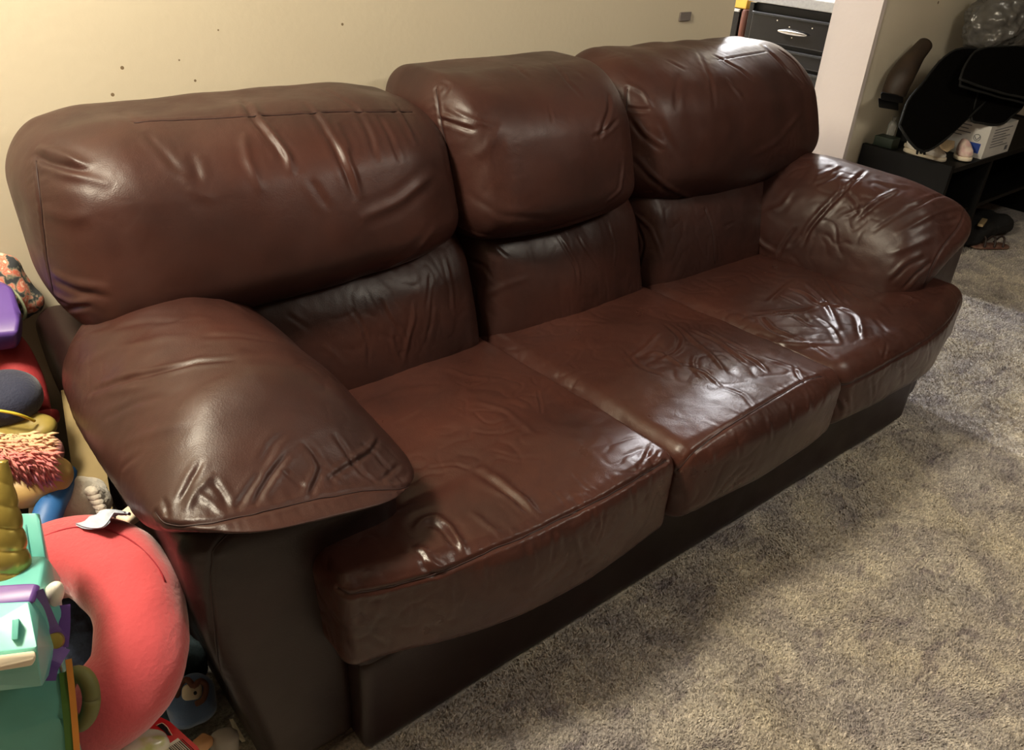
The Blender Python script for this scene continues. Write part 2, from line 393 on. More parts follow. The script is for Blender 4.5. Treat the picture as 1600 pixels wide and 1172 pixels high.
# --- seat cushions
def seat_def(side):
    def f(V, t, c):
        x, y, z = V.T.copy()
        a = t[:, 0]; fr = sstep(-y, -.12, -.045)        # 1 at the front T
        if side:
            outer_back, outer_front = .84, (.968 if side < 0 else 1.01)
            w = np.where(fr > 0, outer_back+(outer_front-outer_back)*fr, outer_back)
            u = (a*side+1)/2                            # 0 at the middle cushion, 1 outside
            x = side*(.276+u*(w-.276))
            z = z+.026*sstep(u, .55, 1)*fr-(.012 if side > 0 else 0)*sstep(u, .8, 1)*fr
            y = y+.045*sstep(u, .5, 1)*fr-.0*u
        y = y-.02*(1-a*a)*fr
        z = z-.042*(y-.10)*sstep(z, .28, .38)+(.010*(1-a*a))
        # crown: high towards the front third, dips at the back
        return np.stack([x, y, z], 1)
    return f
def fronts(pairs): return [('r' if k % 2 else 'v', 2.2, 7, [(u, v), (u+dx*.5+2, v+ln*.5), (u+dx, v+ln)]) for k, (u, v, dx, ln) in enumerate(pairs)]
seatL = fronts([(560, 935, 4, 40), (590, 935, 2, 30), (640, 925, 6, 50), (700, 905, 8, 60), (760, 878, 5, 50), (830, 842, 4, 60), (865, 825, -2, 55), (930, 790, 10, 50), (985, 762, 6, 45), (1010, 748, 2, 40), (575, 990, 30, 25), (800, 920, 30, 20)])+[W('E', 'f', 5, 9, (430, 385), (500, 430), (560, 480), (605, 535)), W('E', 'r', 3.5, 7, (470, 430), (540, 470), (600, 530)),
 W('E', 'r', 2.5, 8, (420, 500), (470, 540), (530, 582)), W('E', 'r', 5, 9, (265, 555), (290, 525), (325, 515), (365, 545), (420, 635)),
 W('E', 'v', 4, 7, (300, 535), (340, 545), (395, 620)), W('E', 'f', 3.5, 7, (255, 605), (290, 630), (300, 665), (335, 690)), W('E', 'r', 2.5, 6, (290, 635), (330, 655), (355, 665)),
 W('E', 'v', 2.5, 3.5, (612, 160), (620, 200), (622, 230)), W('E', 'r', 2, 10, (360, 100), (420, 125), (480, 128)), W('E', 'r', 2, 12, (130, 200), (230, 160), (340, 150)),
 W('E', 'r', 1.8, 10, (200, 260), (300, 200), (360, 160)), W('E', 'v', 1.4, 4, (640, 430), (680, 470), (710, 510)), W('E', 'v', 1.2, 4, (700, 380), (740, 430), (790, 460)),
 W('E', 'v', 2, 5, (930, 320), (910, 360), (880, 395)), W('E', 'v', 1.6, 4, (955, 330), (940, 360)), W('E', 'r', 2.2, 8, (715, 560), (735, 640), (705, 710)),
 W('E', 'v', 1.3, 5, (300, 380), (380, 370), (430, 390)), W('E', 'r', 2, 9, (430, 190), (520, 215), (610, 290)), W('E', 'v', 1.3, 5, (480, 330), (550, 350), (640, 350)), W('E', 'v', 1.3, 5, (800, 480), (795, 540), (780, 590)),
 W('E', 's', 2.6, 4, (48, 718), (80, 738), (200, 716), (350, 672), (480, 612), (600, 560), (700, 510), (800, 462), (900, 405), (975, 360))]
cushion('seat_cushion', (-.56, .275, .339), (.29, .335, .095), (.02, .036, .036), (.0, (.012, 0), (.0, .014)), RES*.8, seat_def(-1), seatL, LEA_S, seed=1, wr=.001)
seatM = fronts([(1085, 712, 2, 35), (1110, 702, 4, 30), (1150, 676, 6, 40), (1200, 650, 3, 45), (1235, 628, 2, 40), (1262, 612, 0, 35)])+[W('F', 'f', 5, 6, (90, 670), (150, 720), (130, 770), (60, 800)), W('F', 'r', 5, 7, (130, 670), (200, 735), (260, 780), (320, 860)), W('F', 'f', 5, 6, (180, 690), (280, 735), (400, 830)),
 W('F', 'r', 4, 6, (20, 790), (60, 770), (120, 800), (170, 840)), W('F', 'v', 4, 5, (240, 690), (330, 740), (390, 770)), W('F', 'r', 3.5, 6, (150, 820), (240, 850), (300, 905)),
 W('F', 'f', 4, 6, (340, 770), (420, 810), (460, 850)), W('F', 'r', 3, 8, (440, 790), (560, 830), (620, 870)), W('F', 'v', 3, 5, (560, 820), (580, 870), (620, 900)), W('F', 'r', 3.5, 7, (70, 700), (20, 760), (-40, 800)),
 W('F', 'v', 3, 6, (-60, 760), (0, 830), (80, 860)), W('F', 'r', 3, 6, (200, 780), (190, 830), (240, 880)),
 W('E', 'r', 2.5, 9, (560, 80), (640, 150), (680, 200)), W('E', 'v', 2, 7, (640, 180), (680, 160), (740, 170)), W('E', 'r', 2, 9, (760, 200), (820, 240), (880, 300)),
 W('E', 'v', 2, 6, (430, 30), (520, 50), (600, 40)), W('F', 'v', 2.2, 6, (300, 900), (380, 930), (420, 990)),
 W('P', 's', 2.2, 4, (1284, 588), (1262, 592), (1239, 604), (1183, 638), (1128, 672), (1085, 705), (1058, 735))]
cushion('seat_cushion', (0, .27, .348), (.283, .345, .09), (.04, .045, .05), (.004, (.012, 0), (.0, .010)), RES, seat_def(0), seatM, LEA_S, seed=5, wr=.0008, gain=.8)
seatR = fronts([(1305, 608, 6, 45), (1325, 612, 3, 40), (1360, 590, 3, 40), (1410, 560, 2, 40), (1450, 530, 2, 35), (1480, 505, -2, 30)])+[W('F', 'v', 7, 6, (415, 637), (470, 632), (520, 625), (600, 622), (650, 608)), W('F', 'r', 5, 8, (350, 715), (420, 735), (540, 742), (740, 745)), W('F', 'f', 5, 7, (440, 645), (480, 695), (570, 725)),
 W('F', 'r', 6, 8, (470, 590), (510, 555), (560, 510)), W('F', 'f', 6, 7, (540, 540), (600, 560), (650, 600), (760, 612)), W('F', 'r', 6, 8, (600, 515), (650, 560), (700, 620), (735, 700)),
 W('F', 'v', 5, 6, (680, 500), (720, 560), (765, 605)), W('F', 'r', 5, 7, (640, 640), (700, 680), (735, 745)), W('F', 'f', 5, 7, (700, 600), (790, 640), (805, 730)), W('F', 'v', 4, 6, (560, 640), (600, 670), (650, 690)),
 W('F', 'r', 3.5, 8, (800, 550), (880, 600), (920, 640)), W('F', 'r', 3.5, 7, (950, 555), (1030, 590)), W('F', 'r', 2.5, 8, (90, 600), (150, 630), (200, 680)), W('F', 'f', 4, 8, (380, 720), (520, 770), (650, 830)),
 W('F', 'v', 3, 5, (905, 740), (890, 800)), W('F', 'r', 4, 7, (690, 900), (720, 940), (760, 990)), W('F', 'v', 3, 5, (540, 700), (620, 740), (700, 800)), W('F', 'r', 2, 12, (400, 450), (520, 500), (600, 500)),
 W('F', 'r', 3, 7, (730, 520), (800, 580), (850, 590)), W('F', 'v', 3, 5, (500, 560), (590, 600)), W('F', 'v', 2.2, 7, (850, 640), (900, 700), (960, 720)),
 W('F', 's', 2.4, 4, (690, 893), (760, 895), (830, 860), (900, 820), (980, 775), (1050, 730), (1110, 685), (1150, 640), (1175, 590))]
cushion('seat_cushion', (.56, .275, .343), (.29, .335, .09), (.045, .05, .05), (.0, (.012, 0), (.0, .010)), RES, seat_def(1), seatR, LEA_S, seed=9, wr=.0008, gain=.8)
# --- lumbar pads
def lum_def(cx, hw):
    def f(V, t, c):
        x, y, z = V.T.copy(); k = (z-.36)/.34
        y = y+.10*k
        return np.stack([x, y, z], 1)
    return f
lumL = [W('D', 'f', 5, 6, (1370, 65), (1410, 140), (1480, 245)), W('D', 'r', 4, 6, (1510, 70), (1515, 150), (1490, 240), (1470, 340)), W('D', 'v', 4, 5, (1250, 95), (1305, 170), (1330, 260), (1330, 350)),
 W('D', 'r', 4, 6, (1420, 190), (1440, 290), (1460, 330)), W('D', 'v', 2.5, 6, (1000, 130), (1100, 200)), W('D', 'r', 3, 7, (1150, 250), (1250, 350)), W('D', 'v', 3, 5, (1590, 20), (1585, 150), (1560, 260)),
 W('B', 'r', 3, 6, (0, 1000), (40, 1080), (60, 1130)), W('B', 'v', 3, 5, (165, 880), (160, 960), (150, 1010)), W('B', 'r', 4, 6, (215, 820), (240, 920), (250, 1020))]
lumM = [W('B', 's', 2.5, 3.5, (255, 795), (290, 880), (330, 960), (318, 1020), (312, 1100)), W('B', 'v', 3, 4, (400, 790), (420, 810), (445, 830)), W('B', 'f', 4, 5, (610, 740), (650, 800), (685, 860), (692, 930)),
 W('B', 'v', 4, 4, (690, 750), (720, 800), (765, 860)), W('B', 'r', 3, 5, (805, 700), (830, 790), (820, 860)), W('B', 'r', 3, 9, (350, 970), (430, 930), (520, 900)), W('B', 'v', 2, 4, (510, 800), (530, 850)), W('B', 'v', 3, 6, (290, 830), (360, 860), (400, 920))]
lumR = [W('B', 'r', 4, 6, (880, 660), (950, 720), (985, 800), (990, 840)), W('B', 'v', 4, 5, (900, 700), (930, 780), (900, 900)), W('B', 's', 2.2, 3.5, (1148, 655), (1168, 710), (1180, 770), (1182, 850)), W('B', 'v', 2, 6, (1030, 690), (1080, 760)), W('B', 'v', 2, 6, (1210, 720), (1260, 700))]
for cx, hw, st, sd in ((-.575, .30, lumL, 21), (0, .283, lumM, 25), (.565, .295, lumR, 29)):
    cushion('lumbar_cushion', (cx, .645, .51), (hw, .135, .19), (.07, .1, .12), (.0, (.045, 0), (0, 0)), RES, lum_def(cx, hw), st, LEA, seed=sd, gain=.6, wr=.0006, stretch=(1.6, 1, .7))
# --- head cushions
def head_def(x0, x1, lo_front, round_l=.0, round_r=.0, sag=0, back=0, liftl=1):
    def f(V, t, c):
        x, y, z = V.T.copy()
        u = (x-x0)/(x1-x0); tz = (z-.8)/.18
        # top rolls backwards, lower front hangs forward
        y = y+.055*tz+.02
        low = sstep(-tz, .1, 1.)
        mid = 1-(2*u-1)**2
        z = z-low*sag*np.clip(mid, 0, 1)**.8+low*.035*(1-np.clip(mid, 0, 1))*np.where(u < .5, liftl, 1)
        if round_l: z = z-round_l*sstep(1-u, .8, 1.02)*sstep(tz, -.2, 1); 
        if round_r: z = z-round_r*sstep(u, .75, 1.02)*sstep(tz, -.2, 1)
        y = y+back*sstep(np.abs(2*u-1), .6, 1.05)*(1-sstep(y, .7, .9))
        return np.stack([x, y, z], 1)
    return f
headL = [W('A', 'v', 6, 8, (115, 365), (170, 395), (250, 415), (330, 430)), W('A', 'r', 6, 10, (130, 345), (220, 365), (320, 415)), W('A', 'r', 4, 9, (190, 435), (280, 450), (400, 475)),
 W('A', 'f', 6, 8, (875, 175), (910, 250), (980, 330), (1050, 430)), W('A', 'r', 6, 9, (960, 290), (1020, 370), (1050, 445)), W('A', 'f', 6, 9, (1085, 180), (1140, 250), (1200, 350), (1240, 440), (1272, 535)),
 W('A', 'r', 4, 9, (1195, 250), (1240, 340), (1245, 400)), W('A', 'r', 3.5, 10, (870, 285), (885, 380), (940, 510)), W('A', 'v', 3, 9, (520, 290), (580, 360), (650, 440)), W('A', 'v', 2.5, 10, (680, 360), (715, 470)),
 W('A', 'v', 3.5, 8, (1260, 185), (1320, 300), (1350, 400)), W('A', 'v', 3.5, 7, (1350, 230), (1390, 300), (1430, 400)), W('A', 'r', 3.5, 8, (1400, 180), (1450, 260), (1490, 340)),
 W('A', 'r', 4, 12, (1545, 440), (1420, 540), (1280, 600)), W('A', 'r', 3, 10, (1560, 630), (1480, 720), (1330, 800)), W('A', 'f', 5, 9, (190, 815), (270, 855), (400, 880)), W('A', 'r', 4, 7, (190, 865), (250, 895), (340, 893)),
 W('A', 'v', 3.5, 6, (210, 930), (270, 918), (330, 905)), W('A', 'r', 3, 14, (150, 570), (250, 600), (330, 590)), W('A', 'v', 2.5, 10, (1100, 450), (1180, 570)), W('A', 'v', 2.5, 12, (420, 210), (520, 280)), W('A', 'v', 3, 7, (1150, 130), (1240, 180), (1300, 230)),
 W('A', 'v', 3.5, 7, (860, 165), (880, 200), (900, 240)), W('A', 'r', 2.5, 12, (620, 420), (700, 500), (780, 540)),
 W('A', 's', 1.7, 4, (128, 390), (145, 560), (165, 740), (190, 870), (215, 930)), W('A', 's', 1.3, 4, (480, 252), (700, 242), (900, 232), (1200, 216), (1470, 216))]
cushion('head_cushion', (-.713, .735, .787), (.413, .185, .172), (.075, .13, .105), (.008, (.03, 0), (0, .0)), RES, head_def(-1.14, -.30, 0, round_l=.03, round_r=.03, sag=.0, back=.04, liftl=-.3), headL, LEA, seed=41, soft=.004, wr=.0002, gain=.8, stretch=(1.4, 1, .7))
headM = [W('B', 's', 2.3, 4, (186, 225), (200, 330), (222, 440), (236, 560), (243, 660), (246, 745)), W('B', 'f', 5, 6, (190, 330), (250, 350), (330, 378)), W('B', 'r', 4, 7, (215, 285), (280, 325), (390, 365)), W('B', 'v', 4, 7, (800, 240), (805, 300), (765, 410)),
 W('B', 'v', 2, 5, (590, 285), (600, 345)), W('B', 'f', 5, 8, (245, 715), (330, 755), (430, 768)), W('B', 'r', 4, 8, (825, 668), (700, 705), (560, 745), (440, 770)), W('B', 'v', 3, 8, (590, 120), (660, 205), (710, 260)), W('B', 'v', 2.5, 9, (450, 130), (520, 190)),
 W('B', 'r', 3, 6, (860, 470), (845, 590), (780, 640)), W('B', 'v', 3, 6, (200, 200), (240, 210), (215, 250)), W('B', 'r', 2.5, 14, (420, 350), (370, 440), (300, 480)), W('B', 'v', 2, 10, (300, 600), (420, 680), (600, 690)), W('B', 'v', 3, 6, (840, 330), (790, 380), (740, 400)),
 W('B', 'v', 2, 10, (690, 160), (720, 190))]
cushion('head_cushion', (-.06, .72, .80), (.272, .19, .185), (.06, .13, .12), (.008, (.03, 0), (0, 0)), RES, head_def(-.333, .213, 0, sag=-.01, back=.03), headM, LEA, seed=45, soft=.004, wr=.0003, gain=.85, stretch=(1.2, 1, .8))
headR = [W('B', 'f', 5, 7, (868, 320), (920, 395), (1000, 450)), W('B', 'f', 5, 8, (878, 468), (945, 540), (1010, 590), (1100, 635)), W('B', 'r', 5, 7, (862, 205), (925, 235), (960, 300)), W('B', 'v', 4, 8, (1170, 100), (1270, 155), (1330, 205)),
 W('B', 'f', 7, 8, (1350, 62), (1420, 140), (1500, 225)), W('B', 'v', 5, 7, (1405, 80), (1470, 130), (1515, 205)), W('B', 'r', 3, 8, (1220, 185), (1285, 265)), W('B', 'v', 3, 12, (1050, 170), (1040, 310)), W('B', 'v', 3, 12, (975, 330), (1060, 480)),
 W('B', 'r', 4, 7, (880, 632), (1000, 652), (1120, 648), (1290, 600)), W('B', 'r', 3, 12, (1500, 300), (1400, 420), (1300, 470)), W('B', 'v', 4, 6, (870, 290), (900, 300), (950, 300)), W('B', 'v', 2.5, 9, (1120, 90), (1170, 200), (1180, 300)), W('B', 'v', 2.5, 9, (1000, 120), (1080, 160)),
 W('B', 's', 1.5, 4, (1190, 122), (1290, 105), (1370, 92)), W('B', 's', 1.5, 4, (868, 225), (866, 345))]
cushion('head_cushion', (.66, .735, .80), (.455, .175, .185), (.12, .14, .13), (.01, (.035, 0), (0, 0)), RES, head_def(.205, 1.115, 0, round_l=.0, round_r=.04, sag=.03, back=.04), headR, LEA, seed=49, soft=.005, wr=.0004, gain=.8, stretch=(1.4, 1, .7))
# --- arms
def arm_def(side):
    def f(V, t, c):
        x, y, z = V.T.copy(); u = (x*side-.86)/.28      # 0 inner, 1 outer
        inner = .80+.115*(1-sstep(z, .25, .42))
        outer = 1.145-.06*(1-sstep(z, 0, .5))
        x = side*(inner+np.clip(u, -.2, 1.2)*(outer-inner))
        y = y+.02*sstep(z, .1, .5)*(1-sstep(y, .1, .5))-.0
        z = z+.05*(u-.1)*sstep(z, .3, .5)
        return np.stack([x, y, z], 1)
    return f
for side in (-1, 1):
    st = [W('G', 's', 1.6, 4, (455, 205), (400, 250), (375, 300), (366, 400), (372, 520), (388, 680), (410, 850), (440, 1010), (470, 1172))] if side < 0 else []
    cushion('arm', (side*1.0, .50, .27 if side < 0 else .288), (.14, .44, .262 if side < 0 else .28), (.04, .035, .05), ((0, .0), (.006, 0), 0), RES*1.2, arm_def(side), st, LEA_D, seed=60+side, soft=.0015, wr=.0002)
def pil_def(side):
    def f(V, t, c):
        x, y, z = V.T.copy(); a = t[:, 0]*side         # -1 inner, +1 outer
        z = z-(.055 if side < 0 else .07)*np.clip(a, 0, 2)**2*(sstep(y, .0, .3) if side < 0 else 1)-.085*np.clip(-a, 0, 2)**1.5
        z = z-.03*(1-sstep(y, .02, .25))-.0
        # front edge thins into the seam
        k = 1-sstep(y, .0, .24 if side < 0 else .12); zf = .585+.045*a; q_ = .84 if side < 0 else .35
        z = z*(1-q_*k)+zf*q_*k
        if side < 0:
            x = x+.02*sstep(y, .2, .7)*0
        if side > 0:
            # the right pillow has slid inwards and hangs over the seat
            zz = z-.6; xx = x-.98; an = .42
            x = .905+xx*math.cos(an)-zz*math.sin(an); z = .57+xx*math.sin(an)+zz*math.cos(an)
            y = y+.0
        return np.stack([x, y, z], 1)
    return f
armL = [W('D', 'v', 7, 6, (200, 450), (300, 410), (400, 383), (500, 360), (640, 325), (800, 315)), W('D', 'r', 3, 12, (150, 340), (300, 275), (500, 225), (620, 215)), W('D', 'r', 4, 9, (170, 482), (330, 440), (500, 412)), W('D', 'v', 3, 8, (240, 565), (400, 485), (570, 450)),
 W('D', 'r', 3, 10, (330, 655), (450, 615), (620, 560)), W('D', 'v', 3, 7, (330, 760), (370, 720), (430, 690)), W('D', 'v', 6, 6, (868, 905), (915, 815), (960, 750), (1012, 690)), W('D', 'f', 5, 6, (1082, 885), (1112, 830), (1145, 745), (1105, 685), (1060, 640)),
 W('D', 'v', 4, 5, (980, 755), (1030, 800), (1082, 840)), W('D', 'v', 4, 5, (1140, 730), (1200, 780), (1235, 805)), W('D', 'f', 4, 5, (1150, 810), (1250, 745), (1340, 690), (1375, 630)), W('D', 'v', 4, 5, (1235, 700), (1300, 770), (1365, 812)), W('D', 'v', 4, 6, (1190, 610), (1255, 710), (1320, 775)),
 W('D', 'v', 3, 5, (1460, 735), (1420, 770), (1375, 805)), W('D', 'v', 4, 6, (560, 905), (605, 820), (665, 715)), W('D', 'r', 4, 7, (590, 930), (635, 850), (710, 770)), W('D', 'v', 4, 6, (690, 790), (740, 850), (765, 910)), W('D', 'r', 3, 6, (640, 850), (700, 890), (740, 935)), W('D', 'v', 4, 6, (800, 920), (840, 850), (900, 770)),
 W('D', 'v', 3, 6, (1300, 650), (1370, 710), (1430, 780)), W('D', 'v', 3, 8, (900, 740), (940, 660), (1000, 610)), W('D', 'r', 3, 10, (700, 60), (800, 90), (870, 130)), W('D', 'v', 2.5, 9, (300, 190), (420, 165), (560, 160)), W('D', 'v', 2.5, 9, (650, 220), (800, 220), (950, 240)),
 W('D', 'v', 3, 5, (500, 870), (520, 920), (525, 980)), W('D', 'v', 3, 6, (1200, 830), (1180, 790), (1140, 760)), W('D', 'v', 3, 9, (130, 250), (200, 200), (320, 170)),
 W('D', 's', 2.6, 4, (470, 930), (500, 975), (560, 990), (700, 972), (900, 928), (1100, 880), (1300, 842), (1500, 832))]
armR = [W('F', 'v', 8, 8, (590, 395), (620, 325), (680, 255), (760, 170), (830, 105)), W('F', 'r', 6, 10, (640, 135), (700, 110), (730, 90)), W('F', 'v', 5, 7, (640, 160), (700, 140), (740, 110)), W('F', 'f', 6, 7, (790, 295), (870, 230), (960, 180)), W('F', 'r', 5, 7, (720, 285), (830, 240), (910, 185)),
 W('F', 'v', 5, 7, (850, 335), (960, 262), (1070, 215)), W('F', 'r', 5, 8, (930, 345), (1080, 265), (1180, 240)), W('F', 'v', 5, 7, (950, 255), (1040, 220), (1130, 190)), W('F', 'r', 6, 9, (405, 325), (450, 385), (500, 410)), W('F', 'v', 5, 8, (500, 425), (535, 360), (575, 315)), W('F', 'r', 5, 8, (520, 400), (560, 390), (590, 350)),
 W('F', 'f', 5, 8, (915, 520), (980, 455), (1045, 425)), W('F', 'v', 5, 7, (960, 545), (1010, 490), (1070, 440)), W('F', 'r', 3, 10, (440, 270), (520, 240), (560, 180)), W('F', 'r', 4, 9, (850, 140), (920, 160), (1000, 170)), W('F', 'v', 4, 7, (1080, 290), (1130, 300), (1170, 280)), W('F', 'v', 4, 7, (760, 190), (800, 230), (790, 270)),
 W('F', 'r', 3, 10, (900, 420), (980, 390), (1080, 350)), W('F', 's', 2, 4, (1192, 250), (1165, 320), (1100, 400), (1065, 470), (1040, 535))]
cushion('arm_pillow', (-.965, .37, .60), (.193, .345, .085), (.12, .11, .08), (.012, (.02, 0), (0, .025)), RES*.8, pil_def(-1), armL, LEA, seed=71, soft=.004, wr=.0006, gain=.6, stretch=(.8, 1.5, 1))
cushion('arm_pillow', (.98, .38, .60), (.200, .325, .095), (.13, .07, .09), (.015, (.02, 0), (0, .03)), RES, pil_def(1), armR, LEA, seed=75, soft=.005, wr=.0012, gain=.85, stretch=(1.5, .8, 1))
# --- base and back
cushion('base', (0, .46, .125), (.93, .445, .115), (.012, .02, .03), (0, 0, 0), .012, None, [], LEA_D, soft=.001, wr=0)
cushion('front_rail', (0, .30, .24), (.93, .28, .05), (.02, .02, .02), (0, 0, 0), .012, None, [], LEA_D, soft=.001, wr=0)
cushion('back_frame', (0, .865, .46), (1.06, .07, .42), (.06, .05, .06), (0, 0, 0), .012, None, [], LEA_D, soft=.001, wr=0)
for sx in (-1, 1):
    for y in (.12, .84): box_obj('foot', (sx*.95-.03, y-.03, 0), (sx*.95+.03, y+.03, .03), STITCH, sofa)

#SECTION toys
# ------------------------------------------------------------------ generic builders for small things
def onp(u, v, p0, n):                       # sighted point on a plane
    r = RC[0]*(u-800)/FPX - RC[1]*(v-586)/FPX + RC[2]; n = np.array(n, float); return CP + r*(((np.array(p0)-CP)@n)/(r@n))
def soft(name, center, half, rad, puff, res, m, parent=None, rot=None, noise=0, ns=12, deform=None, wr=0, seed=0, **k):
    p, c, t, F = rounded((0, 0, 0), half, rad, puff, res)
    if deform: p = deform(p, t)
    if rot is not None: p = p@np.array(Euler(rot).to_matrix()).T
    V = p+np.array(center)
    if noise:
        N = normals(V, F); V = V+N*(pn(V*ns+seed)*noise)[:, None]
    if wr: V = organic(V, F, 0, wr, seed=seed)
    return link(name, npmesh(name, V, F), m, parent, **k)
def hull(name, pts, m, parent=None, bev=.004, seg=2, **k):
    bm = bmesh.new()
    for p in pts: bm.verts.new(Vector([float(a) for a in p]))
    r = bmesh.ops.convex_hull(bm, input=bm.verts)
    bmesh.ops.delete(bm, geom=[g for g in set(r['geom_interior']+r['geom_unused']) if isinstance(g, bmesh.types.BMVert)], context='VERTS')
    bmesh.ops.dissolve_limit(bm, angle_limit=.06, verts=bm.verts, edges=bm.edges)
    if bev: bmesh.ops.bevel(bm, geom=list(bm.edges), offset=bev, segments=seg, profile=.5, affect='EDGES', clamp_overlap=True)
    me = bm_mesh(name, bm); o = link(name, me, m, parent, **k)
    return flat_smooth(o)
def flat_smooth(o, ang=40):
    me = o.data; bm = bmesh.new(); bm.from_mesh(me)
    for e in bm.edges:
        if len(e.link_faces) == 2 and e.calc_face_angle(0) > math.radians(ang): e.smooth = False
    bm.to_mesh(me); bm.free(); return o
def slab(name, outline, thick, m, parent=None, bev=.002, sag=0, **k):
    bm = bmesh.new(); P = [Vector([float(a) for a in p]) for p in outline]
    f = bm.faces.new([bm.verts.new(p) for p in P]); f.normal_update()
    if f.normal.dot(Vector(CP)-P[0]) < 0: f.normal_flip()
    n = f.normal.copy(); r = bmesh.ops.extrude_face_region(bm, geom=[f]); vs = [g for g in r['geom'] if isinstance(g, bmesh.types.BMVert)]
    for v in vs: v.co -= n*thick
    if bev: bmesh.ops.bevel(bm, geom=[e for e in bm.edges], offset=min(bev, thick*.4), segments=2, profile=.5, affect='EDGES', clamp_overlap=True)
    return flat_smooth(link(name, bm_mesh(name, bm), m, parent, **k))
def tubeo(name, pts, r, m, parent=None, n=24, seg=12, **k):
    P = smooth_path(pts, n); rr = np.interp(np.linspace(0, 1, n), np.linspace(0, 1, len(r)), r) if not np.isscalar(r) else r
    return link(name, tube([P], rr, seg), m, parent, **k)
def lathe(name, base, axis, prof, m, parent=None, seg=28, **k):      # prof: (height along axis, radius)
    a = Vector(axis).normalized(); q = Vector((0, 0, 1)).rotation_difference(a).to_matrix(); V = []; F = []
    n = len(prof)
    for h, r in prof:
        for j in range(seg):
            w = q @ Vector((r*math.cos(j*2*PI/seg), r*math.sin(j*2*PI/seg), h))+Vector([float(x) for x in base]); V.append(tuple(w))
    for i in range(n-1):
        for j in range(seg): F.append((i*seg+j, i*seg+(j+1) % seg, (i+1)*seg+(j+1) % seg, (i+1)*seg+j))
    F.append(tuple(range(seg))[::-1]); F.append(tuple((n-1)*seg+j for j in range(seg)))
    me = bpy.data.meshes.new(name); me.from_pydata(V, [], F); me.polygons.foreach_set('use_smooth', [True]*len(F)); me.update()
    return flat_smooth(link(name, me, m, parent, **k))
VV = Vector
def vec(p): return Vector([float(a) for a in p])

TURQ = mat('turquoise_plastic', (104, 180, 172), .38, bump=.1, bscale=40)
GOLD = mat('gold_paint', (168, 148, 74), .32, metal=.6, var=.15, vscale=30)
PURP = mat('purple_plastic', (98, 66, 138), .4)
CREAM = mat('cream_plastic', (226, 214, 190), .45)
CORAL = mat('coral_plush', (196, 78, 84), .85, spec=.2, sheen=.5, bump=.4, bscale=160, var=.06, vscale=9)
NAVY = mat('navy_cloth', (30, 36, 62), .8, bump=.5, bscale=260, sheen=.2)
YEL = mat('yellow_trim', (196, 178, 50), .6)
ORNG = mat('orange_plastic', (214, 140, 56), .5)
GRN = mat('green_plastic', (70, 110, 40), .5)
OLIVE = mat('olive_plastic', (104, 104, 58), .6, var=.2)
BLACK = mat('black_plastic', (10, 10, 11), .55, spec=.3)
WHITE = mat('off_white_plush', (196, 188, 176), .95, spec=.1, sheen=.4, bump=1, bscale=120)
GREYCLOTH = mat('pale_blue_cloth', (176, 186, 204), .9, spec=.1, bump=.4, bscale=220)
BLUE = mat('blue_plastic', (40, 96, 158), .5)
TAN = mat('tan_plastic', (176, 146, 92), .5, var=.2)
CARDB = mat('beige_board', (140, 122, 84), .8, var=.1)

# ------------------------------------------------------------------ toys heaped by the left arm
tb = empty('toy_bin', (-1.42, .72, 0), 'dark open fabric toy bin under the heap beside the left arm, by the wall', 'toy bin')
BINC = mat('charcoal_fabric', (30, 30, 30), .95, spec=.1, bump=.5, bscale=200)
box_obj('bin_bottom', (-1.70, .50, .0), (-1.20, .95, .02), BINC, tb, .003)
soft('lining', (-1.45, .725, .22), (.225, .20, .20), (.05, .05, .05), (0, 0, .02), .012, BINC, tb, noise=.012, ns=9)
for lo, hi in (((-1.70, .50, .02), (-1.685, .95, .40)), ((-1.215, .50, .02), (-1.20, .95, .40)), ((-1.685, .50, .02), (-1.215, .515, .40)), ((-1.685, .935, .02), (-1.215, .95, .40))):
    box_obj('side_panel', lo, hi, BINC, tb, .003)

# unicorn
uni = empty('unicorn_toy', (-1.42, .09, 0), 'turquoise plastic toy unicorn with gold spiral horn and purple bridle', 'toy unicorn')
L = -110
hull('body', [at(L, 1060, .95), at(92, 1020, .97), at(104, 1110, .965), at(104, 1180, .975), at(L, 1180, .95), at(96, 1000, 1.08), at(L, 1000, 1.1), at(95, 1180, 1.10), at(L, 1180, 1.10),
              (-1.56, -.03, .0), (-1.355, -.03, .0), (-1.56, .18, .0), (-1.355, .18, .0)], TURQ, uni, .012, 3)
hull('head', [at(L, 880, .97), at(70, 868, .97), at(80, 880, .98), at(62, 915, .915), at(L, 925, .90), at(52, 944, .90), at(L, 955, .89), at(98, 960, .96), at(104, 1010, .98), at(90, 1060, .98), at(L, 1060, .98), at(94, 900, 1.03), at(L, 890, 1.05), at(100, 1010, 1.05), at(L, 1040, 1.05)], TURQ, uni, .003)
hull('muzzle', [at(L, 948, .885), at(44, 941, .888), at(58, 1012, .862), at(L, 1030, .850), at(62, 1030, .874), at(60, 1048, .876), at(L, 1068, .86), at(66, 1072, .89), at(L, 1092, .88), at(84, 1010, .93), at(80, 1050, .94), at(L, 1075, .95), at(62, 935, .93), at(L, 940, .93)], TURQ, uni, .003)
hull('nose_panel', [at(19, 968, .862), at(30, 966, .864), at(18, 1000, .856), at(28, 999, .857), at(19, 968, .882), at(30, 966, .882), at(18, 1000, .876), at(28, 999, .876)], TURQ, uni, .001)
hull('teeth', [at(L, 1038, .828), at(54, 1017, .846), at(57, 1028, .846), at(50, 1040, .848), at(L, 1066, .828), at(L, 1040, .87), at(54, 1020, .88), at(50, 1038, .88), at(L, 1062, .87)], CREAM, uni, .002)
hull('bridle_strap', [at(L, 922, .895), at(56, 911, .905), at(64, 916, .91), at(L, 952, .882), at(46, 940, .892), at(54, 944, .897), at(L, 930, .93), at(56, 925, .93)], PURP, uni, .002)
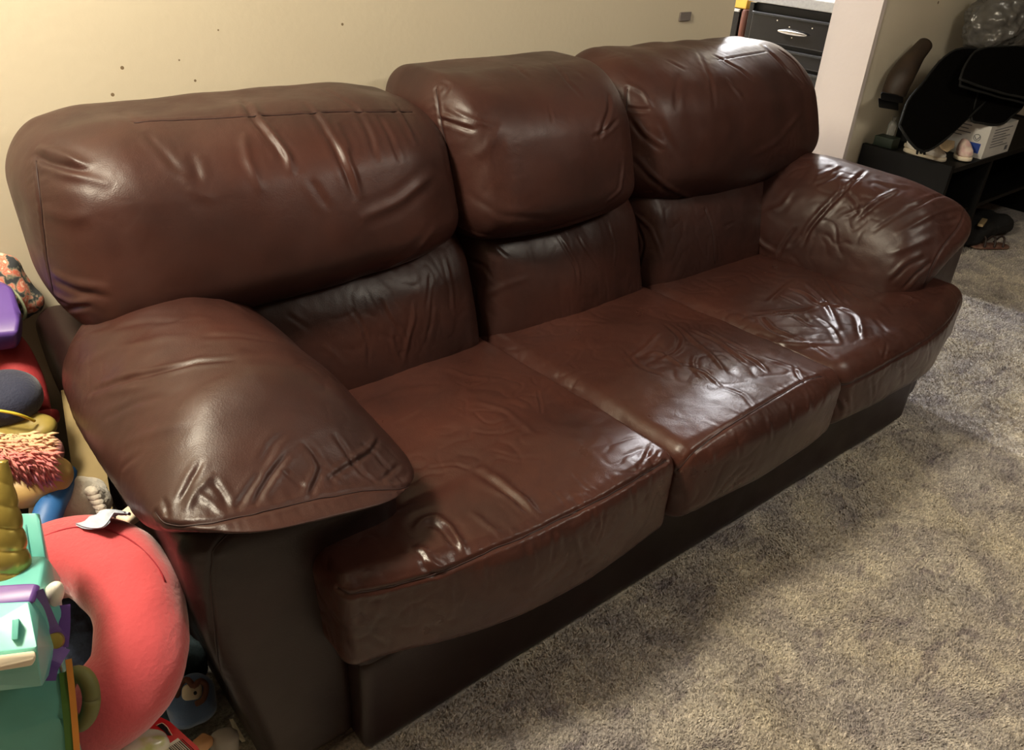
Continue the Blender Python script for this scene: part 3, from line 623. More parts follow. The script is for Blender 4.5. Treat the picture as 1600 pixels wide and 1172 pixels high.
def strap(pts, w, t=.004):
    P = smooth_path(pts, 14); T_ = np.gradient(P, axis=0); T_ /= np.linalg.norm(T_, axis=1)[:, None]; Vs = []; Fs = []
    view = CP-P; view /= np.linalg.norm(view, axis=1)[:, None]; S = np.cross(T_, view); S /= np.linalg.norm(S, axis=1)[:, None]
    for i in range(len(P)):
        for a, b in ((-1, 1), (1, 1), (1, -1), (-1, -1)): Vs.append(P[i]+S[i]*a*w/2+view[i]*b*t)
    for i in range(len(P)-1):
        for j in range(4): Fs.append((i*4+j, i*4+(j+1) % 4, (i+1)*4+(j+1) % 4, (i+1)*4+j))
    Fs += [(0, 3, 2, 1), tuple(len(Vs)-4+j for j in range(4))]
    me = bpy.data.meshes.new('strap'); me.from_pydata([tuple(v) for v in Vs], [], Fs); me.update(); return me
link('cheek_strap', strap([at(54, 925, .905), at(66, 955, .925), at(80, 985, .945), at(96, 1004, .955)], .018), PURP, uni)
link('cheek_strap', strap([at(101, 945, .965), at(101, 980, .96), at(98, 1012, .955)], .012), PURP, uni)
link('cheek_strap', strap([at(97, 1010, .95), at(84, 1030, .935), at(76, 1045, .93), at(72, 1064, .925)], .020), PURP, uni)
lathe('bridle_ring', at(85, 1002, .955), tuple(CP-at(85, 1002, .955)), [(0, .010), (.012, .011), (.016, .009), (.017, .002)], GOLD, uni)
soft('eye', at(83, 930, .94), (.011, .011, .030), (.011, .011, .030), 0 and 0 or (0, 0, 0), .003, mat('white_plastic', (225, 218, 205), .3), uni, rot=(.5, .25, 0))
def horn(name, base, tip, r0, r1, m, parent):
    n = 90; seg = 36; a = vec(tip)-vec(base); ln = a.length; q = Vector((0, 0, 1)).rotation_difference(a.normalized()).to_matrix(); V = []; F = []
    for i in range(n+1):
        h = i/n; r = (r0+(r1-r0)*h**1.15)
        for j in range(seg):
            th = j*2*PI/seg; ph = (th/(2*PI)+h*5.2) % 1
            rr = r*(1+.16*(math.sin(ph*PI)**.6-.6)); V.append(tuple(q @ Vector((rr*math.cos(th), rr*math.sin(th), h*ln))+vec(base)))
    for i in range(n):
        for j in range(seg): F.append((i*seg+j, i*seg+(j+1) % seg, (i+1)*seg+(j+1) % seg, (i+1)*seg+j))
    F.append(tuple(n*seg+j for j in range(seg))); F.append(tuple(range(seg))[::-1])
    me = bpy.data.meshes.new(name); me.from_pydata(V, [], F); me.polygons.foreach_set('use_smooth', [True]*len(F)); me.update()
    return link(name, me, m, parent)
horn('horn', at(9, 893, .945), at(5, 720, .92), .026, .005, GOLD, uni)
hull('mane_block', [at(30, 803, 1.0), at(56, 802, 1.0), at(62, 812, 1.0), at(30, 880, .99), at(72, 878, .99), at(40, 803, 1.06), at(62, 803, 1.06), at(40, 880, 1.06), at(80, 890, 1.06)], TURQ, uni, .002)
tubeo('mane_groove', [at(41, 820, .998), at(43, 845, .993), at(46, 872, .987)], .0012, mat('teal_shadow_groove', (60, 130, 128), .5), uni, 8, 6)
link('mane_edge', strap([at(107, 1030, .975), at(112, 1075, .972), at(117, 1130, .975), at(122, 1200, .98)], .007, .004), ORNG, uni)
link('mane_stripe', strap([at(101, 1050, .972), at(105, 1095, .970), at(109, 1140, .973), at(113, 1200, .978)], .012, .003), GRN, uni)

# olive toy ring
rc = at(122, 1092, 1.0)
ring = [rc+.027*(math.cos(a)*RC[0]*.62+math.sin(a)*RC[1]*1.15) for a in np.linspace(0, 2*PI, 33)]
o = link('toy_ring', tube([np.array(ring)], .0105, 12), OLIVE, None, label='dull olive toy ring between the unicorn and the coral neck pillow', cat='toy ring')

# neck pillow
npil = empty('neck_pillow', at(180, 985, 1.22), 'coral red U-shaped plush neck pillow leaning beside the sofa arm', 'neck pillow')
cpx = [(30, 905), (75, 880), (125, 869), (172, 884), (210, 925), (222, 985), (214, 1045), (174, 1098), (125, 1138), (85, 1160)]
cp = [at(u, v, 1.145+.0006*(1000-v)*.7) for u, v in cpx]
P = smooth_path(cp, 60); rr = np.interp(np.linspace(0, 1, 60), [0, .12, .35, .55, .8, .93, 1], [.035, .058, .066, .062, .063, .05, .02])
me = tube([P], rr, 40); me.name = 'pillow_body'
V = np.array([v.co[:] for v in me.vertices]); V += (pn(V*16)*.004+pn(V*40)*.0015)[:, None]*np.array([.5, -.6, .6]); me.vertices.foreach_set('co', V.astype(np.float32).ravel()); me.update()
link('pillow_body', me, CORAL, npil)
Tn = np.gradient(P, axis=0); Tn /= np.linalg.norm(Tn, axis=1)[:, None]
vw = CP-P; vw /= np.linalg.norm(vw, axis=1)[:, None]; out = np.cross(Tn, vw); out /= np.linalg.norm(out, axis=1)[:, None]
if (out[20]@RC[1]) < 0: out = -out
fw = np.cross(out, Tn); fw *= np.sign((fw*vw).sum(1))[:, None]
sm = [P[i]+rr[i]*1.005*(out[i]*.62+fw[i]*.78) for i in range(4, 30)]
link('seam', tube([np.array(sm)], .0012, 6), mat('dark_coral_thread', (150, 30, 44), .8), npil)
# cloth seen through the pillow's opening
soft('navy_jacket', at(120, 1010, 1.30)+np.array([0, .02, 0]), (.07, .035, .10), (.03, .03, .03), (0, .01, 0), .006, mat('slate_blue_cloth', (62, 74, 100), .85, two=(26, 28, 44), twoscale=18, bump=.4), rot=(-.6, 0, .1), noise=.014, ns=16, label='navy and slate blue jacket bundled behind the opening of the neck pillow', cat='jacket')
soft('clothes_pile', (-1.26, .36, .12), (.08, .10, .12), (.06, .06, .06), (0, 0, 0), .01, BINC, noise=.02, ns=10, label='dark heap of clothes on the floor under the neck pillow', cat='clothes')

# pale cloth scrap lying over the pillow
def sheet(name, grid, m, thick=.0015, **k):
    g = np.array(grid, float); a, b = g.shape[:2]; fine = np.array([smooth_path(r, 14) for r in g]); fine = np.array([smooth_path(fine[:, j], 14) for j in range(14)]).transpose(1, 0, 2)
    V = fine.reshape(-1, 3); n = 14; i, j = np.meshgrid(np.arange(n-1), np.arange(n-1), indexing='ij')
    F = np.stack([i*n+j, i*n+j+1, (i+1)*n+j+1, (i+1)*n+j], -1).reshape(-1, 4)
    N = normals(V, F); N *= np.sign((N*(CP-V)).sum(1))[:, None]; V2 = V-N*thick
    bd = [r for r in range(n)]+[r*n+n-1 for r in range(1, n)]+[(n-1)*n+r for r in range(n-2, -1, -1)]+[r*n for r in range(n-2, 0, -1)]
    E = [(bd[q], bd[(q+1) % len(bd)], bd[(q+1) % len(bd)]+n*n, bd[q]+n*n) for q in range(len(bd))]
    Fa = np.concatenate([F, F[:, ::-1]+n*n, np.array(E)])
    return link(name, npmesh(name, np.concatenate([V, V2]), Fa), m, **k)
sheet('face_cloth', [[at(112, 815, 1.215), at(140, 806, 1.20), at(175, 802, 1.20), at(204, 806, 1.21)], [at(118, 818, 1.17), at(140, 815, 1.165), at(165, 800, 1.16), at(200, 803, 1.19)], [at(128, 822, 1.155), at(143, 825, 1.15), at(162, 822, 1.14), at(178, 801, 1.16)]], GREYCLOTH, .003,
      label='pale blue-grey cloth scrap draped on top of the coral neck pillow', cat='cloth')
soft('paper_cup', at(204, 806, 1.27), (.018, .014, .010), (.006, .006, .006), (0, 0, 0), .003, CREAM, rot=(0, 0, .5), label='small cream plastic lid behind the pale cloth scrap', cat='lid')
# white plush with ribbed edge
wp = empty('white_plush_toy', at(120, 785, 1.36), 'fluffy off-white plush toy lying behind the coral neck pillow', 'plush toy')
soft('plush_body', at(112, 792, 1.31), (.058, .05, .050), (.06, .05, .048), (0, 0, 0), .004, WHITE, wp, noise=.008, ns=30)
for q in range(5): soft('plush_tuft', at(143+q*4.2, 768+q*8, 1.285), (.009, .012, .007), (.008, .01, .007), (0, 0, 0), .003, WHITE, wp, rot=(0, .3*q, .4))
# beige board leaning against the arm
hull('leaning_board', [at(95, 610, 1.58), at(122, 605, 1.57), at(165, 800, 1.42), at(122, 800, 1.42), at(95, 610, 1.59), at(122, 605, 1.58), at(165, 800, 1.43), at(122, 800, 1.43), at(168, 745, 1.435), at(190, 880, 1.40), at(150, 900, 1.41)], CARDB, None, .001, label='beige cardboard strip leaning upright against the side of the sofa arm', cat='cardboard')
# blue tube
tubeo('pool_noodle', [at(104, 738, 1.31), at(94, 765, 1.27), at(78, 795, 1.23), at(60, 850, 1.20)], [.016, .019, .021, .02], BLUE, None, label='short blue foam tube poking up between the turquoise unicorn and white plush', cat='foam tube')
# furry toy
ft = empty('furry_toy', at(45, 740, 1.24), 'toy animal with pastel peach and pink spiky fur', 'fur toy')
soft('head', at(55, 752, 1.25), (.055, .045, .032), (.05, .045, .03), (0, 0, 0), .005, TAN, ft, noise=.004)
FUR = bpy.data.materials.new('peach_to_pink_fur'); FUR.use_nodes = True
_n = FUR.node_tree; _b = _n.nodes['Principled BSDF']; _b.inputs['Roughness'].default_value = .7; _at = _n.nodes.new('ShaderNodeAttribute'); _at.attribute_name = 'fur'
_r = _n.nodes.new('ShaderNodeValToRGB'); _n.links.new(_at.outputs['Fac'], _r.inputs['Fac']); _n.links.new(_r.outputs[0], _b.inputs['Base Color'])
_r.color_ramp.elements[0].color = lin((206, 172, 132)); _r.color_ramp.elements[0].position = 0; _r.color_ramp.elements[1].color = lin((178, 128, 160)); _r.color_ramp.elements[1].position = 1
_e = _r.color_ramp.elements.new(.30); _e.color = lin((206, 152, 124)); _e = _r.color_ramp.elements.new(.50); _e.color = lin((200, 116, 110)); _e = _r.color_ramp.elements.new(.82); _e.color = lin((196, 112, 116))
Vf = []; Ff = []; Cf = []; rg = random.Random(3)
for i in range(1500):
    u = -70+rg.random()*152; vtop = 684+rg.random()*66
    row = (vtop-684)/66; vtop = vtop+(.16*abs(u-30) if row > .5 else 0)*.0
    b = at(u-8, vtop-4, 1.262-.055*math.sin(min(1, row*1.05)*PI*.75)+rg.uniform(-.004, .004))
    d = RC[0]*rg.uniform(.5, 1.0)+RC[1]*rg.uniform(-.75, .35)-RC[2]*rg.uniform(.0, .5); d = d/np.linalg.norm(d); ln = rg.uniform(.018, .032); s = np.cross(d, RC[2]); s /= np.linalg.norm(s); w = rg.uniform(.0020, .0034)
    mid = b+d*ln*.55-RC[1]*.0015; tip = b+d*ln-RC[1]*.005; k = len(Vf)
    up_ = np.cross(s, d)*w*.8
    Vf += [b-s*w, b+s*w, b+up_, mid-s*w, mid+s*w, mid+up_, tip]; Cf += [min(1, max(0, row+rg.uniform(-.1, .1)))]*7
    Ff += [(k, k+1, k+4), (k, k+4, k+3), (k+1, k+2, k+5), (k+1, k+5, k+4), (k+2, k, k+3), (k+2, k+3, k+5), (k+3, k+4, k+6), (k+4, k+5, k+6), (k+5, k+3, k+6)]
me = bpy.data.meshes.new('fur'); me.from_pydata([tuple(v) for v in Vf], [], Ff); me.update(); a_ = me.attributes.new('fur', 'FLOAT', 'POINT'); a_.data.foreach_set('value', Cf)
me.polygons.foreach_set('use_smooth', [True]*len(Ff))
link('fur', me, FUR, ft, kind='stuff')
soft('fur_backing', at(20, 722, 1.30), (.075, .04, .033), (.05, .04, .03), (0, 0, 0), .006, mat('mauve_plush', (190, 130, 130), .9), ft)
# gold bag
soft('gift_bag', at(8, 676, 1.37), (.07, .05, .020), (.04, .03, .02), (0, 0, 0), .005, mat('gold_paper', (150, 132, 66), .5, var=.3, vscale=14), None, noise=.010, ns=28, seed=4, label='crumpled dull gold paper bag below the navy cap', cat='paper bag')
# navy cap
nc = empty('cap', at(10, 630, 1.38), 'navy cloth cap with yellow edging lying beneath the red padded toy', 'cap')
soft('crown', at(8, 622, 1.38), (.058, .06, .042), (.055, .055, .04), (0, 0, 0), .004, NAVY, nc, noise=.003, deform=None)
tubeo('edging', [at(-30, 640, 1.315), at(0, 642, 1.318), at(30, 648, 1.33), at(54, 658, 1.36)], .0025, YEL, nc, 16, 8)
# red padded toy
rt = empty('padded_toy', at(45, 590, 1.5), 'red padded foam toy with rolled foot, under the purple plastic tub', 'foam toy')
RED = mat('red_foam', (158, 52, 56), .7, spec=.3, bump=.2)
tubeo('upright', [at(-20, 515, 1.53), at(12, 550, 1.51), at(38, 600, 1.49), at(52, 650, 1.46)], [.034, .036, .034, .030], RED, rt, 24, 24)
tubeo('foot_roll', [at(20, 668, 1.46), at(55, 662, 1.45), at(78, 652, 1.45), at(88, 650, 1.45)], [.016, .020, .020, .012], RED, rt, 16, 20)
# purple tub
hull('plastic_tub', [at(-90, 440, 1.480), at(-5, 440, 1.480), at(20, 448, 1.480), at(33, 492, 1.434), at(28, 520, 1.415), at(-90, 530, 1.388), at(36, 500, 1.499), at(-90, 430, 1.573), at(5, 440, 1.554),
     at(34, 515, 1.462), at(28, 545, 1.443), at(-90, 560, 1.425), at(34, 530, 1.517), at(-90, 520, 1.591), at(20, 520, 1.573)], mat('bright_purple_plastic', (92, 66, 144), .45), None, .008, 3, label='rounded purple plastic tub atop the red padded toy', cat='plastic tub')
# floral bag
FLO = bpy.data.materials.new('floral_cloth'); FLO.use_nodes = True; _n = FLO.node_tree; _b = _n.nodes['Principled BSDF']; _b.inputs['Roughness'].default_value = .85
_tc = _n.nodes.new('ShaderNodeTexCoord'); _v = _n.nodes.new('ShaderNodeTexVoronoi'); _v.inputs['Scale'].default_value = 46; _w = _n.nodes.new('ShaderNodeTexNoise'); _w.inputs['Scale'].default_value = 60; _n.links.new(_tc.outputs['Object'], _w.inputs['Vector']); _ma = _n.nodes.new('ShaderNodeVectorMath'); _ma.operation = 'MULTIPLY_ADD'; _n.links.new(_w.outputs['Color'], _ma.inputs[0]); _ma.inputs[1].default_value = (.03, .03, .03); _n.links.new(_tc.outputs['Object'], _ma.inputs[2]); _n.links.new(_ma.outputs[0], _v.inputs['Vector'])
_r = _n.nodes.new('ShaderNodeValToRGB'); _n.links.new(_v.outputs['Distance'], _r.inputs['Fac']); cr = _r.color_ramp; cr.elements[0].position = .12; cr.elements[0].color = lin((240, 215, 190)); cr.elements[1].position = .62; cr.elements[1].color = lin((60, 62, 66))
e = cr.elements.new(.3); e.color = lin((214, 108, 84)); e = cr.elements.new(.45); e.color = lin((196, 150, 130)); e = cr.elements.new(.52); e.color = lin((120, 120, 104)); _n.links.new(_r.outputs[0], _b.inputs['Base Color'])
fb = empty('floral_bag', at(15, 450, 1.56), 'floral print cloth bag in orange and grey squeezed between wall and sofa back', 'cloth bag')
soft('bag_body', at(16, 448, 1.575), (.036, .022, .072), (.03, .03, .04), (0, .01, 0), .004, FLO, fb, rot=(-.2, -.35, 0), noise=.008, ns=24)
tubeo('strap', [at(14, 448, 1.53), at(30, 465, 1.525), at(40, 488, 1.52), at(36, 500, 1.52)], .003, mat('sage_cloth', (130, 136, 112), .8), fb, 16, 8)

# blue stuffed toy near the floor
bt = empty('stuffed_toy', at(295, 1090, 1.40), 'blue stuffed toy with brown trim at the foot of the left sofa arm', 'stuffed toy')
soft('toy_body', at(298, 1095, 1.40), (.042, .04, .046), (.04, .038, .04), (0, 0, 0), .004, mat('dusty_blue_cloth', (84, 108, 146), .85, sheen=.3, bump=.3), bt, noise=.004, ns=30)
soft('toy_side', at(262, 1085, 1.42), (.034, .04, .05), (.03, .03, .03), (0, 0, 0), .005, mat('deep_teal_cloth', (34, 58, 70), .9), bt, noise=.006, ns=30)
tubeo('trim', [at(277, 1088, 1.365), at(280, 1072, 1.36), at(292, 1062, 1.36), at(303, 1072, 1.352), at(312, 1064, 1.36), at(322, 1072, 1.365), at(318, 1092, 1.36), at(306, 1100, 1.357)], .0050, mat('brown_trim', (96, 58, 44), .8), bt, 30, 8)
soft('muzzle_patch', at(300, 1081, 1.362), (.017, .007, .013), (.01, .006, .01), (0, 0, 0), .002, CREAM, bt, rot=(-.7, .5, 0))
soft('button', at(305, 1083, 1.352), (.0028, .0028, .0035), (.0028, .0028, .0035), (0, 0, 0), .001, BLACK, bt)
soft('gloves', at(285, 1025, 1.47), (.03, .05, .03), (.03, .03, .02), (0, 0, 0), .005, mat('dark_teal_knit', (36, 52, 58), .9, bump=1), None, rot=(0, 0, .4), noise=.01, ns=30, label='dark teal knitted glove tucked between the neck pillow and the sofa arm', cat='glove')
# red card package
pk = empty('toy_package', at(240, 1160, 1.28), 'red card package with hang hole and barcode, holding a green plastic bag', 'package')
p0 = at(240, 1150, 1.16); pn_ = (CP-p0); pn_ = pn_/np.linalg.norm(pn_); pn_ = pn_+np.array([0, 0, .5]); pn_ /= np.linalg.norm(pn_)
def pk_pt(u, v, off=0): return onp(u, v, p0+pn_*off, pn_)
REDC = mat('red_card', (206, 28, 34), .35, coat=.3)
slab('card', [pk_pt(*q) for q in ((206, 1146), (222, 1135), (243, 1122), (252, 1121), (266, 1128), (288, 1148), (308, 1166), (330, 1200), (220, 1240), (180, 1190))], .0015, REDC, pk, 0)
slab('hang_hole', [pk_pt(*q, .0012) for q in ((245, 1133), (253, 1130), (259, 1136), (262, 1136), (263, 1143), (268, 1149), (262, 1149), (257, 1143))], .0008, BLACK, pk, 0)
tubeo('hole_rim', [pk_pt(*q, .0014) for q in ((244, 1134), (253, 1130), (260, 1135), (263, 1139), (269, 1149))], .0006, CREAM, pk, 14, 5)
slab('barcode_label', [pk_pt(*q, .0014) for q in ((256, 1168), (278, 1153), (306, 1178), (284, 1196))], .0008, mat('white_paper', (226, 218, 200), .6), pk, 0)
for q in range(9):
    a, b = (263+q*2.6, 1168.5-q*1.7), (284+q*2.6, 1188-q*1.7)
    slab('barcode_bar', [pk_pt(a[0], a[1], .0019), pk_pt(a[0]+(.9 if q % 3 else 1.7), a[1]-.6, .0019), pk_pt(b[0]+(.9 if q % 3 else 1.7), b[1]-.6, .0019), pk_pt(*b, .0019)], .0004, BLACK, pk, 0)
soft('bag_front', at(205, 1176, 1.13), (.048, .028, .02), (.035, .02, .018), (0, 0, 0), .004, mat('pale_green_film', (196, 200, 130), .3, two=(216, 212, 190), twoscale=26, coat=.3), pk, rot=(-.5, 0, -.2), noise=.004, ns=40)
soft('wooden_block', at(314, 1164, 1.30), (.018, .012, .010), (.006, .006, .006), (0, 0, 0), .002, mat('peach_wood', (206, 156, 110), .6), None, rot=(0, .3, .5), label='small peach-coloured toy piece beside the red card package', cat='toy piece')
b0 = at(351, 1185, 1.33); b1 = at(351, 1147, 1.33)
lathe('bottle', b0, tuple(b1-b0), [(0, .022), (.03, .0225), (.034, .0225), (.041, .0205), (.0455, .014), (.047, .004)], mat('matte_white_plastic', (170, 166, 158), .6), None, 36, label='pale grey round-topped bottle standing at the front corner of the sofa arm', cat='bottle')
hull('paper_scrap', [at(358, 1124, 1.43), at(364, 1123, 1.43), at(384, 1158, 1.425), (at(378, 1160, 1.425)), at(368, 1148, 1.42), at(358, 1124, 1.436), at(384, 1158, 1.431), at(372, 1150, 1.426)], CREAM, None, 0, label='thin pale paper scrap on the floor against the arm front corner', cat='paper')
box_obj('wall_plate', (.772, WY-.006, 1.018), (.823, WY-.0005, 1.043), mat('grey_plastic', (120, 112, 108), .6), None, .001, label='small grey plastic strip stuck on the cream wall above the sofa', cat='wall strip')

# ------------------------------------------------------------------ dresser beyond the doorway
BLK = mat('black_lacquer', (22, 21, 22), .22, coat=.4, var=.2, bump=.05)
BLK2 = mat('black_lacquer_highlight', (40, 40, 40), .3)  # paler tone imitates the reflected highlight along the drawer tops
dr = empty('dresser', (2.62, 1.55, 0), 'black lacquer chest of drawers with white top seen through the doorway', 'dresser')
box_obj('body', (2.42, 1.205, .0), (2.85, 1.885, .925), mat('black_wood', (12, 11, 11), .5), dr, .002)
box_obj('top', (2.37, 1.20, .932), (2.87, 1.895, .978), mat('white_stone_top', (150, 148, 144), .4, var=.12, vscale=90), dr, .004)
box_obj('side_post', (2.40, 1.875, 0), (2.44, 1.90, .925), BLK, dr, .002)
for i, (z0, z1) in enumerate(((.758, .890), (.668, .740), (.545, .655), (.40, .53), (.24, .385), (.06, .225))):
    d = box_obj('drawer', (2.395, 1.22, z0), (2.425, 1.872, z1), BLK, dr, .004)
    box_obj('edge_highlight', (2.385, 1.22, z1-.012), (2.40, 1.872, z1-.001), BLK2, d, .003)
    if i != 1:
        zc = (z0+z1)/2-.004
        soft('handle', (2.380, 1.615, zc), (.008, .085, .011), (.008, .084, .010), (0, 0, 0), .004, mat('silver_metal', (200, 196, 190), .22, metal=1), d)
for y, z in ((1.62, .797), (1.52, .853), (1.72, .862), (1.645, .842)):
    soft('paint_chip', (2.3945, y, z), (.0012, .0032, .0028), (.001, .003, .0025), (0, 0, 0), .001, CREAM, dr)
su = empty('shelf_unit', (2.6, 2.15, 0), 'black shelf unit behind the chest of drawers, seen in the doorway', 'shelf unit')
box_obj('carcass', (2.40, 1.955, 0), (2.80, 2.40, .885), BLK, su, .003)
box_obj('edge', (2.392, 1.955, .872), (2.402, 2.40, .884), mat('pale_edge', (180, 178, 170), .4), su, .001)
box_obj('book', (2.42, 1.935, .886), (2.60, 2.12, .93), mat('yellow_cover', (206, 160, 60), .5), None, .003, label='yellow book lying on the black shelf unit beyond the doorway', cat='book')
lathe('brown_post', (2.42, 1.93, 0), (0, 0, 1), [(0, .02), (.75, .02), (.76, .02), (.775, .02), (.776, .021), (.87, .021), (.885, .015)], mat('brown_plastic', (92, 50, 34), .5), None, 20, label='slim brown post between the chest of drawers and the shelf unit', cat='post')

# ------------------------------------------------------------------ shoe rack by the right wall
BW = mat('black_wood_rack', (9, 9, 8), .6, spec=.2, bump=.1, bscale=60)
rk = empty('shoe_rack', (2.7, .74, 0), 'low black wooden shoe rack against the shaded wall right of the doorway', 'shoe rack')
box_obj('end_panel', (2.10, .575, 0), (2.125, .972, .478), BW, rk, .002)
box_obj('end_panel', (3.48, .575, 0), (3.505, .972, .47), BW, rk, .002)
box_obj('top_shelf', (2.125, .575, .445), (3.48, .972, .465), BW, rk, .002)
box_obj('shelf', (2.125, .60, .22), (3.48, .972, .238), BW, rk, .002)
box_obj('post', (2.49, .58, 0), (2.515, .961, .445), BW, rk, .002)
box_obj('back_panel', (2.125, .962, 0), (3.48, .974, .445), BW, rk, .001)
ZT = .465
# green box, clear bottle
box_obj('small_box', (2.135, .86, ZT), (2.20, .945, ZT+.05), mat('dark_green_card', (26, 40, 28), .5), None, .004, label='small dark green box at the back corner of the shoe rack', cat='box')
lathe('bottle', (2.228, .925, ZT), (0, 0, 1), [(0, .017), (.004, .018), (.09, .018), (.10, .013), (.105, .008), (.12, .008), (.121, .002)], mat('clear_plastic', (215, 215, 210), .12, trans=.7), None, 20, label='slim clear plastic bottle standing at the back of the shoe rack', cat='bottle')
# support pile behind
box_obj('storage_box', (2.34, .86, ZT), (2.49, .955, ZT+.16), BLACK, None, .006, label='black storage box on the shoe rack beneath the car mats', cat='box')
# boot
bo = empty('boot', (2.16, .90, ZT), 'brown leather boot lying against the wall above the shoe rack', 'boot')
BR = mat('brown_boot_leather', (48, 34, 21), .6, var=.4, vscale=14)
tubeo('shaft', [on(1396, 148, 'y', .90), on(1404, 128, 'y', .90), on(1417, 106, 'y', .905), on(1430, 88, 'y', .91), on(1445, 70, 'y', .915)], [.048, .052, .046, .036, .032], BR, bo, 24, 20)
hull('sole', [on(1376, 143, 'y', .86), on(1411, 150, 'y', .86), on(1410, 162, 'y', .86), on(1376, 156, 'y', .86), on(1378, 143, 'y', .945), on(1412, 150, 'y', .945), on(1411, 162, 'y', .945), on(1377, 156, 'y', .945)], BLACK, bo, .006)
hull('heel', [on(1372, 153, 'y', .87), on(1404, 159, 'y', .87), on(1404, 173, 'y', .87), on(1373, 168, 'y', .87), on(1372, 153, 'y', .93), on(1404, 159, 'y', .93), on(1404, 173, 'y', .93), on(1374, 168, 'y', .93)], BLACK, bo, .004)
# sneakers
SNK = mat('white_leather', (232, 228, 218), .5)
def shoe(name, heel, toe, wd, hgt, m, sole_m, label, cat, group=None, stripes=0, seed=0):
    e = empty(name, tuple((heel+toe)/2), label, cat, group); d = toe-heel; ln = d.length; ang = math.atan2(d.y, d.x)
    c = (heel+toe)/2
    def df(p, t):
        u = (t[:, 0]+1)/2; h = 1-(.52 if ln > .15 else .30)*sstep(u, .35, .8)-.1*sstep(u, .8, 1); q = p.copy()
        z = (p[:, 2]+hgt/2)
        q[:, 2] = z*h; q[:, 1] = p[:, 1]*(.78+.3*sstep(u, .2, .65)-.2*sstep(u, .85, 1))*(1-.25*z/hgt*(u < 2)); return q
    soft('upper', (c.x, c.y, c.z+.012), (ln/2-.004, wd/2-.003, hgt/2), (min(.05, ln*.26), wd/2-.004, hgt*.4), (0, 0, 0), .004, m, e, rot=(0, 0, ang), deform=df)
    def ds(p, t):
        u = (t[:, 0]+1)/2; q = p.copy(); q[:, 1] = p[:, 1]*(.8+.28*sstep(u, .2, .65)-.12*sstep(u, .85, 1)); return q
    soft('sole', (c.x, c.y, c.z+.011), (ln/2, wd/2, .011), (.045, wd/2-.002, .006), (0, 0, 0), .004, sole_m, e, rot=(0, 0, ang), deform=ds)
    q = Euler((0, 0, ang)).to_matrix()
    def opening():
        P = [c+q @ Vector((-ln*.24+ln*.17*math.cos(a), wd*.2*math.sin(a), hgt*(.98-.12*math.cos(a)))) for a in np.linspace(0, 2*PI, 20)]
        return slab('opening', P, .006, BLACK, e, 0)
    opening()
    for s in (-1, 1):
        for k in range(stripes):
            x0 = -ln*.08+k*ln*.085
            P = [c+q @ Vector((x0+a, s*(wd*.50-.0*b)*(1.0-.18*(b > .03)), b)) for a, b in ((0, .012), (.010, .012), (-.012+.010, hgt*.62), (-.012, hgt*.62))]
            slab('stripe', P, .003, BLACK, e, 0)
    P = [c+q @ Vector((ln*.02, 0, hgt*.80)), c+q @ Vector((ln*.20, 0, hgt*.52))]
    tubeo('laces', P, wd*.13, m, e, 6, 8)
    return e
shoe('sneaker', Vector((2.195, .83, ZT)), Vector((2.172, .64, ZT)), .074, .078, SNK, CREAM, 'white sneaker with black side stripes, lying nearest the end of the shoe rack', 'sneaker', None, 3)
shoe('sneaker', Vector((2.275, .87, ZT)), Vector((2.255, .69, ZT)), .074, .078, SNK, CREAM, 'white sneaker with black side stripes, partly hidden under the large car mat', 'sneaker', None, 3)
hull('insole', [on(1466, 222, 'z', .545), on(1478, 218, 'z', .545), on(1492, 220, 'z', .545), on(1491, 231, 'z', .53), on(1480, 238, 'z', .53), on(1470, 233, 'z', .53), on(1466, 222, 'z', .535), on(1492, 222, 'z', .53), on(1480, 238, 'z', .52)], mat('beige_suede', (170, 146, 112), .8), None, .002, label='beige shoe tongue standing behind the white sneakers on the rack', cat='shoe')
PINK = mat('pale_pink_leather', (214, 178, 172), .5, two=(226, 204, 190), twoscale=30)
kd = shoe('kids_shoe', Vector((2.345, .67, ZT)), Vector((2.265, .595, ZT)), .066, .068, PINK, CREAM, 'small pale pink child shoe at the front edge of the shoe rack', 'shoe')
# white carton with blue print
cb = empty('carton', (2.50, .64, ZT), 'white cardboard carton with blue logo and grey print on the shoe rack', 'carton')
CW = mat('white_card', (206, 204, 198), .6)
c0 = Vector((2.385, .585, ZT)); ax = Vector((.985, .0, 0)).normalized(); ay = Vector((.02, 1, 0)).normalized()
wx, wy_, hz = .26, .20, .135
bm = bmesh.new(); pts = [c0+ax*a*wx+ay*b*wy_+Vector((0, 0, c*hz)) for c in (0, 1) for a, b in ((0, 0), (1, 0), (1, 1), (0, 1))]
vs = [bm.verts.new(p) for p in pts]
for f in ((0, 3, 2, 1), (4, 5, 6, 7), (0, 1, 5, 4), (1, 2, 6, 5), (2, 3, 7, 6), (3, 0, 4, 7)): bm.faces.new([vs[i] for i in f])
link('box_body', bm_mesh('box_body', bm, False), CW, cb)
PB = mat('blue_print', (36, 66, 150), .6); PG = mat('grey_print', (96, 98, 104), .6)
def face_pt(b, z, off=.0008): return c0+ay*(b*wy_)+Vector((0, 0, z*hz))-ax*off          # the side facing the sofa
def rect(name, b0, b1, z0, z1, m): slab(name, [face_pt(b0, z0), face_pt(b1, z0), face_pt(b1, z1), face_pt(b0, z1)], .0006, m, cb, 0)
rect('blue_label', .10, .34, .14, .44, PB)
rect('white_line', .13, .30, .26, .29, CW) if False else None
tubeo('round_emblem', [face_pt(.22+.085*math.cos(a)*hz/wy_*1.2, .60+.10*math.sin(a)) for a in np.linspace(0, 2*PI, 18)], .0012, PG, cb, 30, 5)
tubeo('emblem_check', [face_pt(.27, .63), face_pt(.22, .54), face_pt(.16, .66)], .0016, PG, cb, 10, 5)
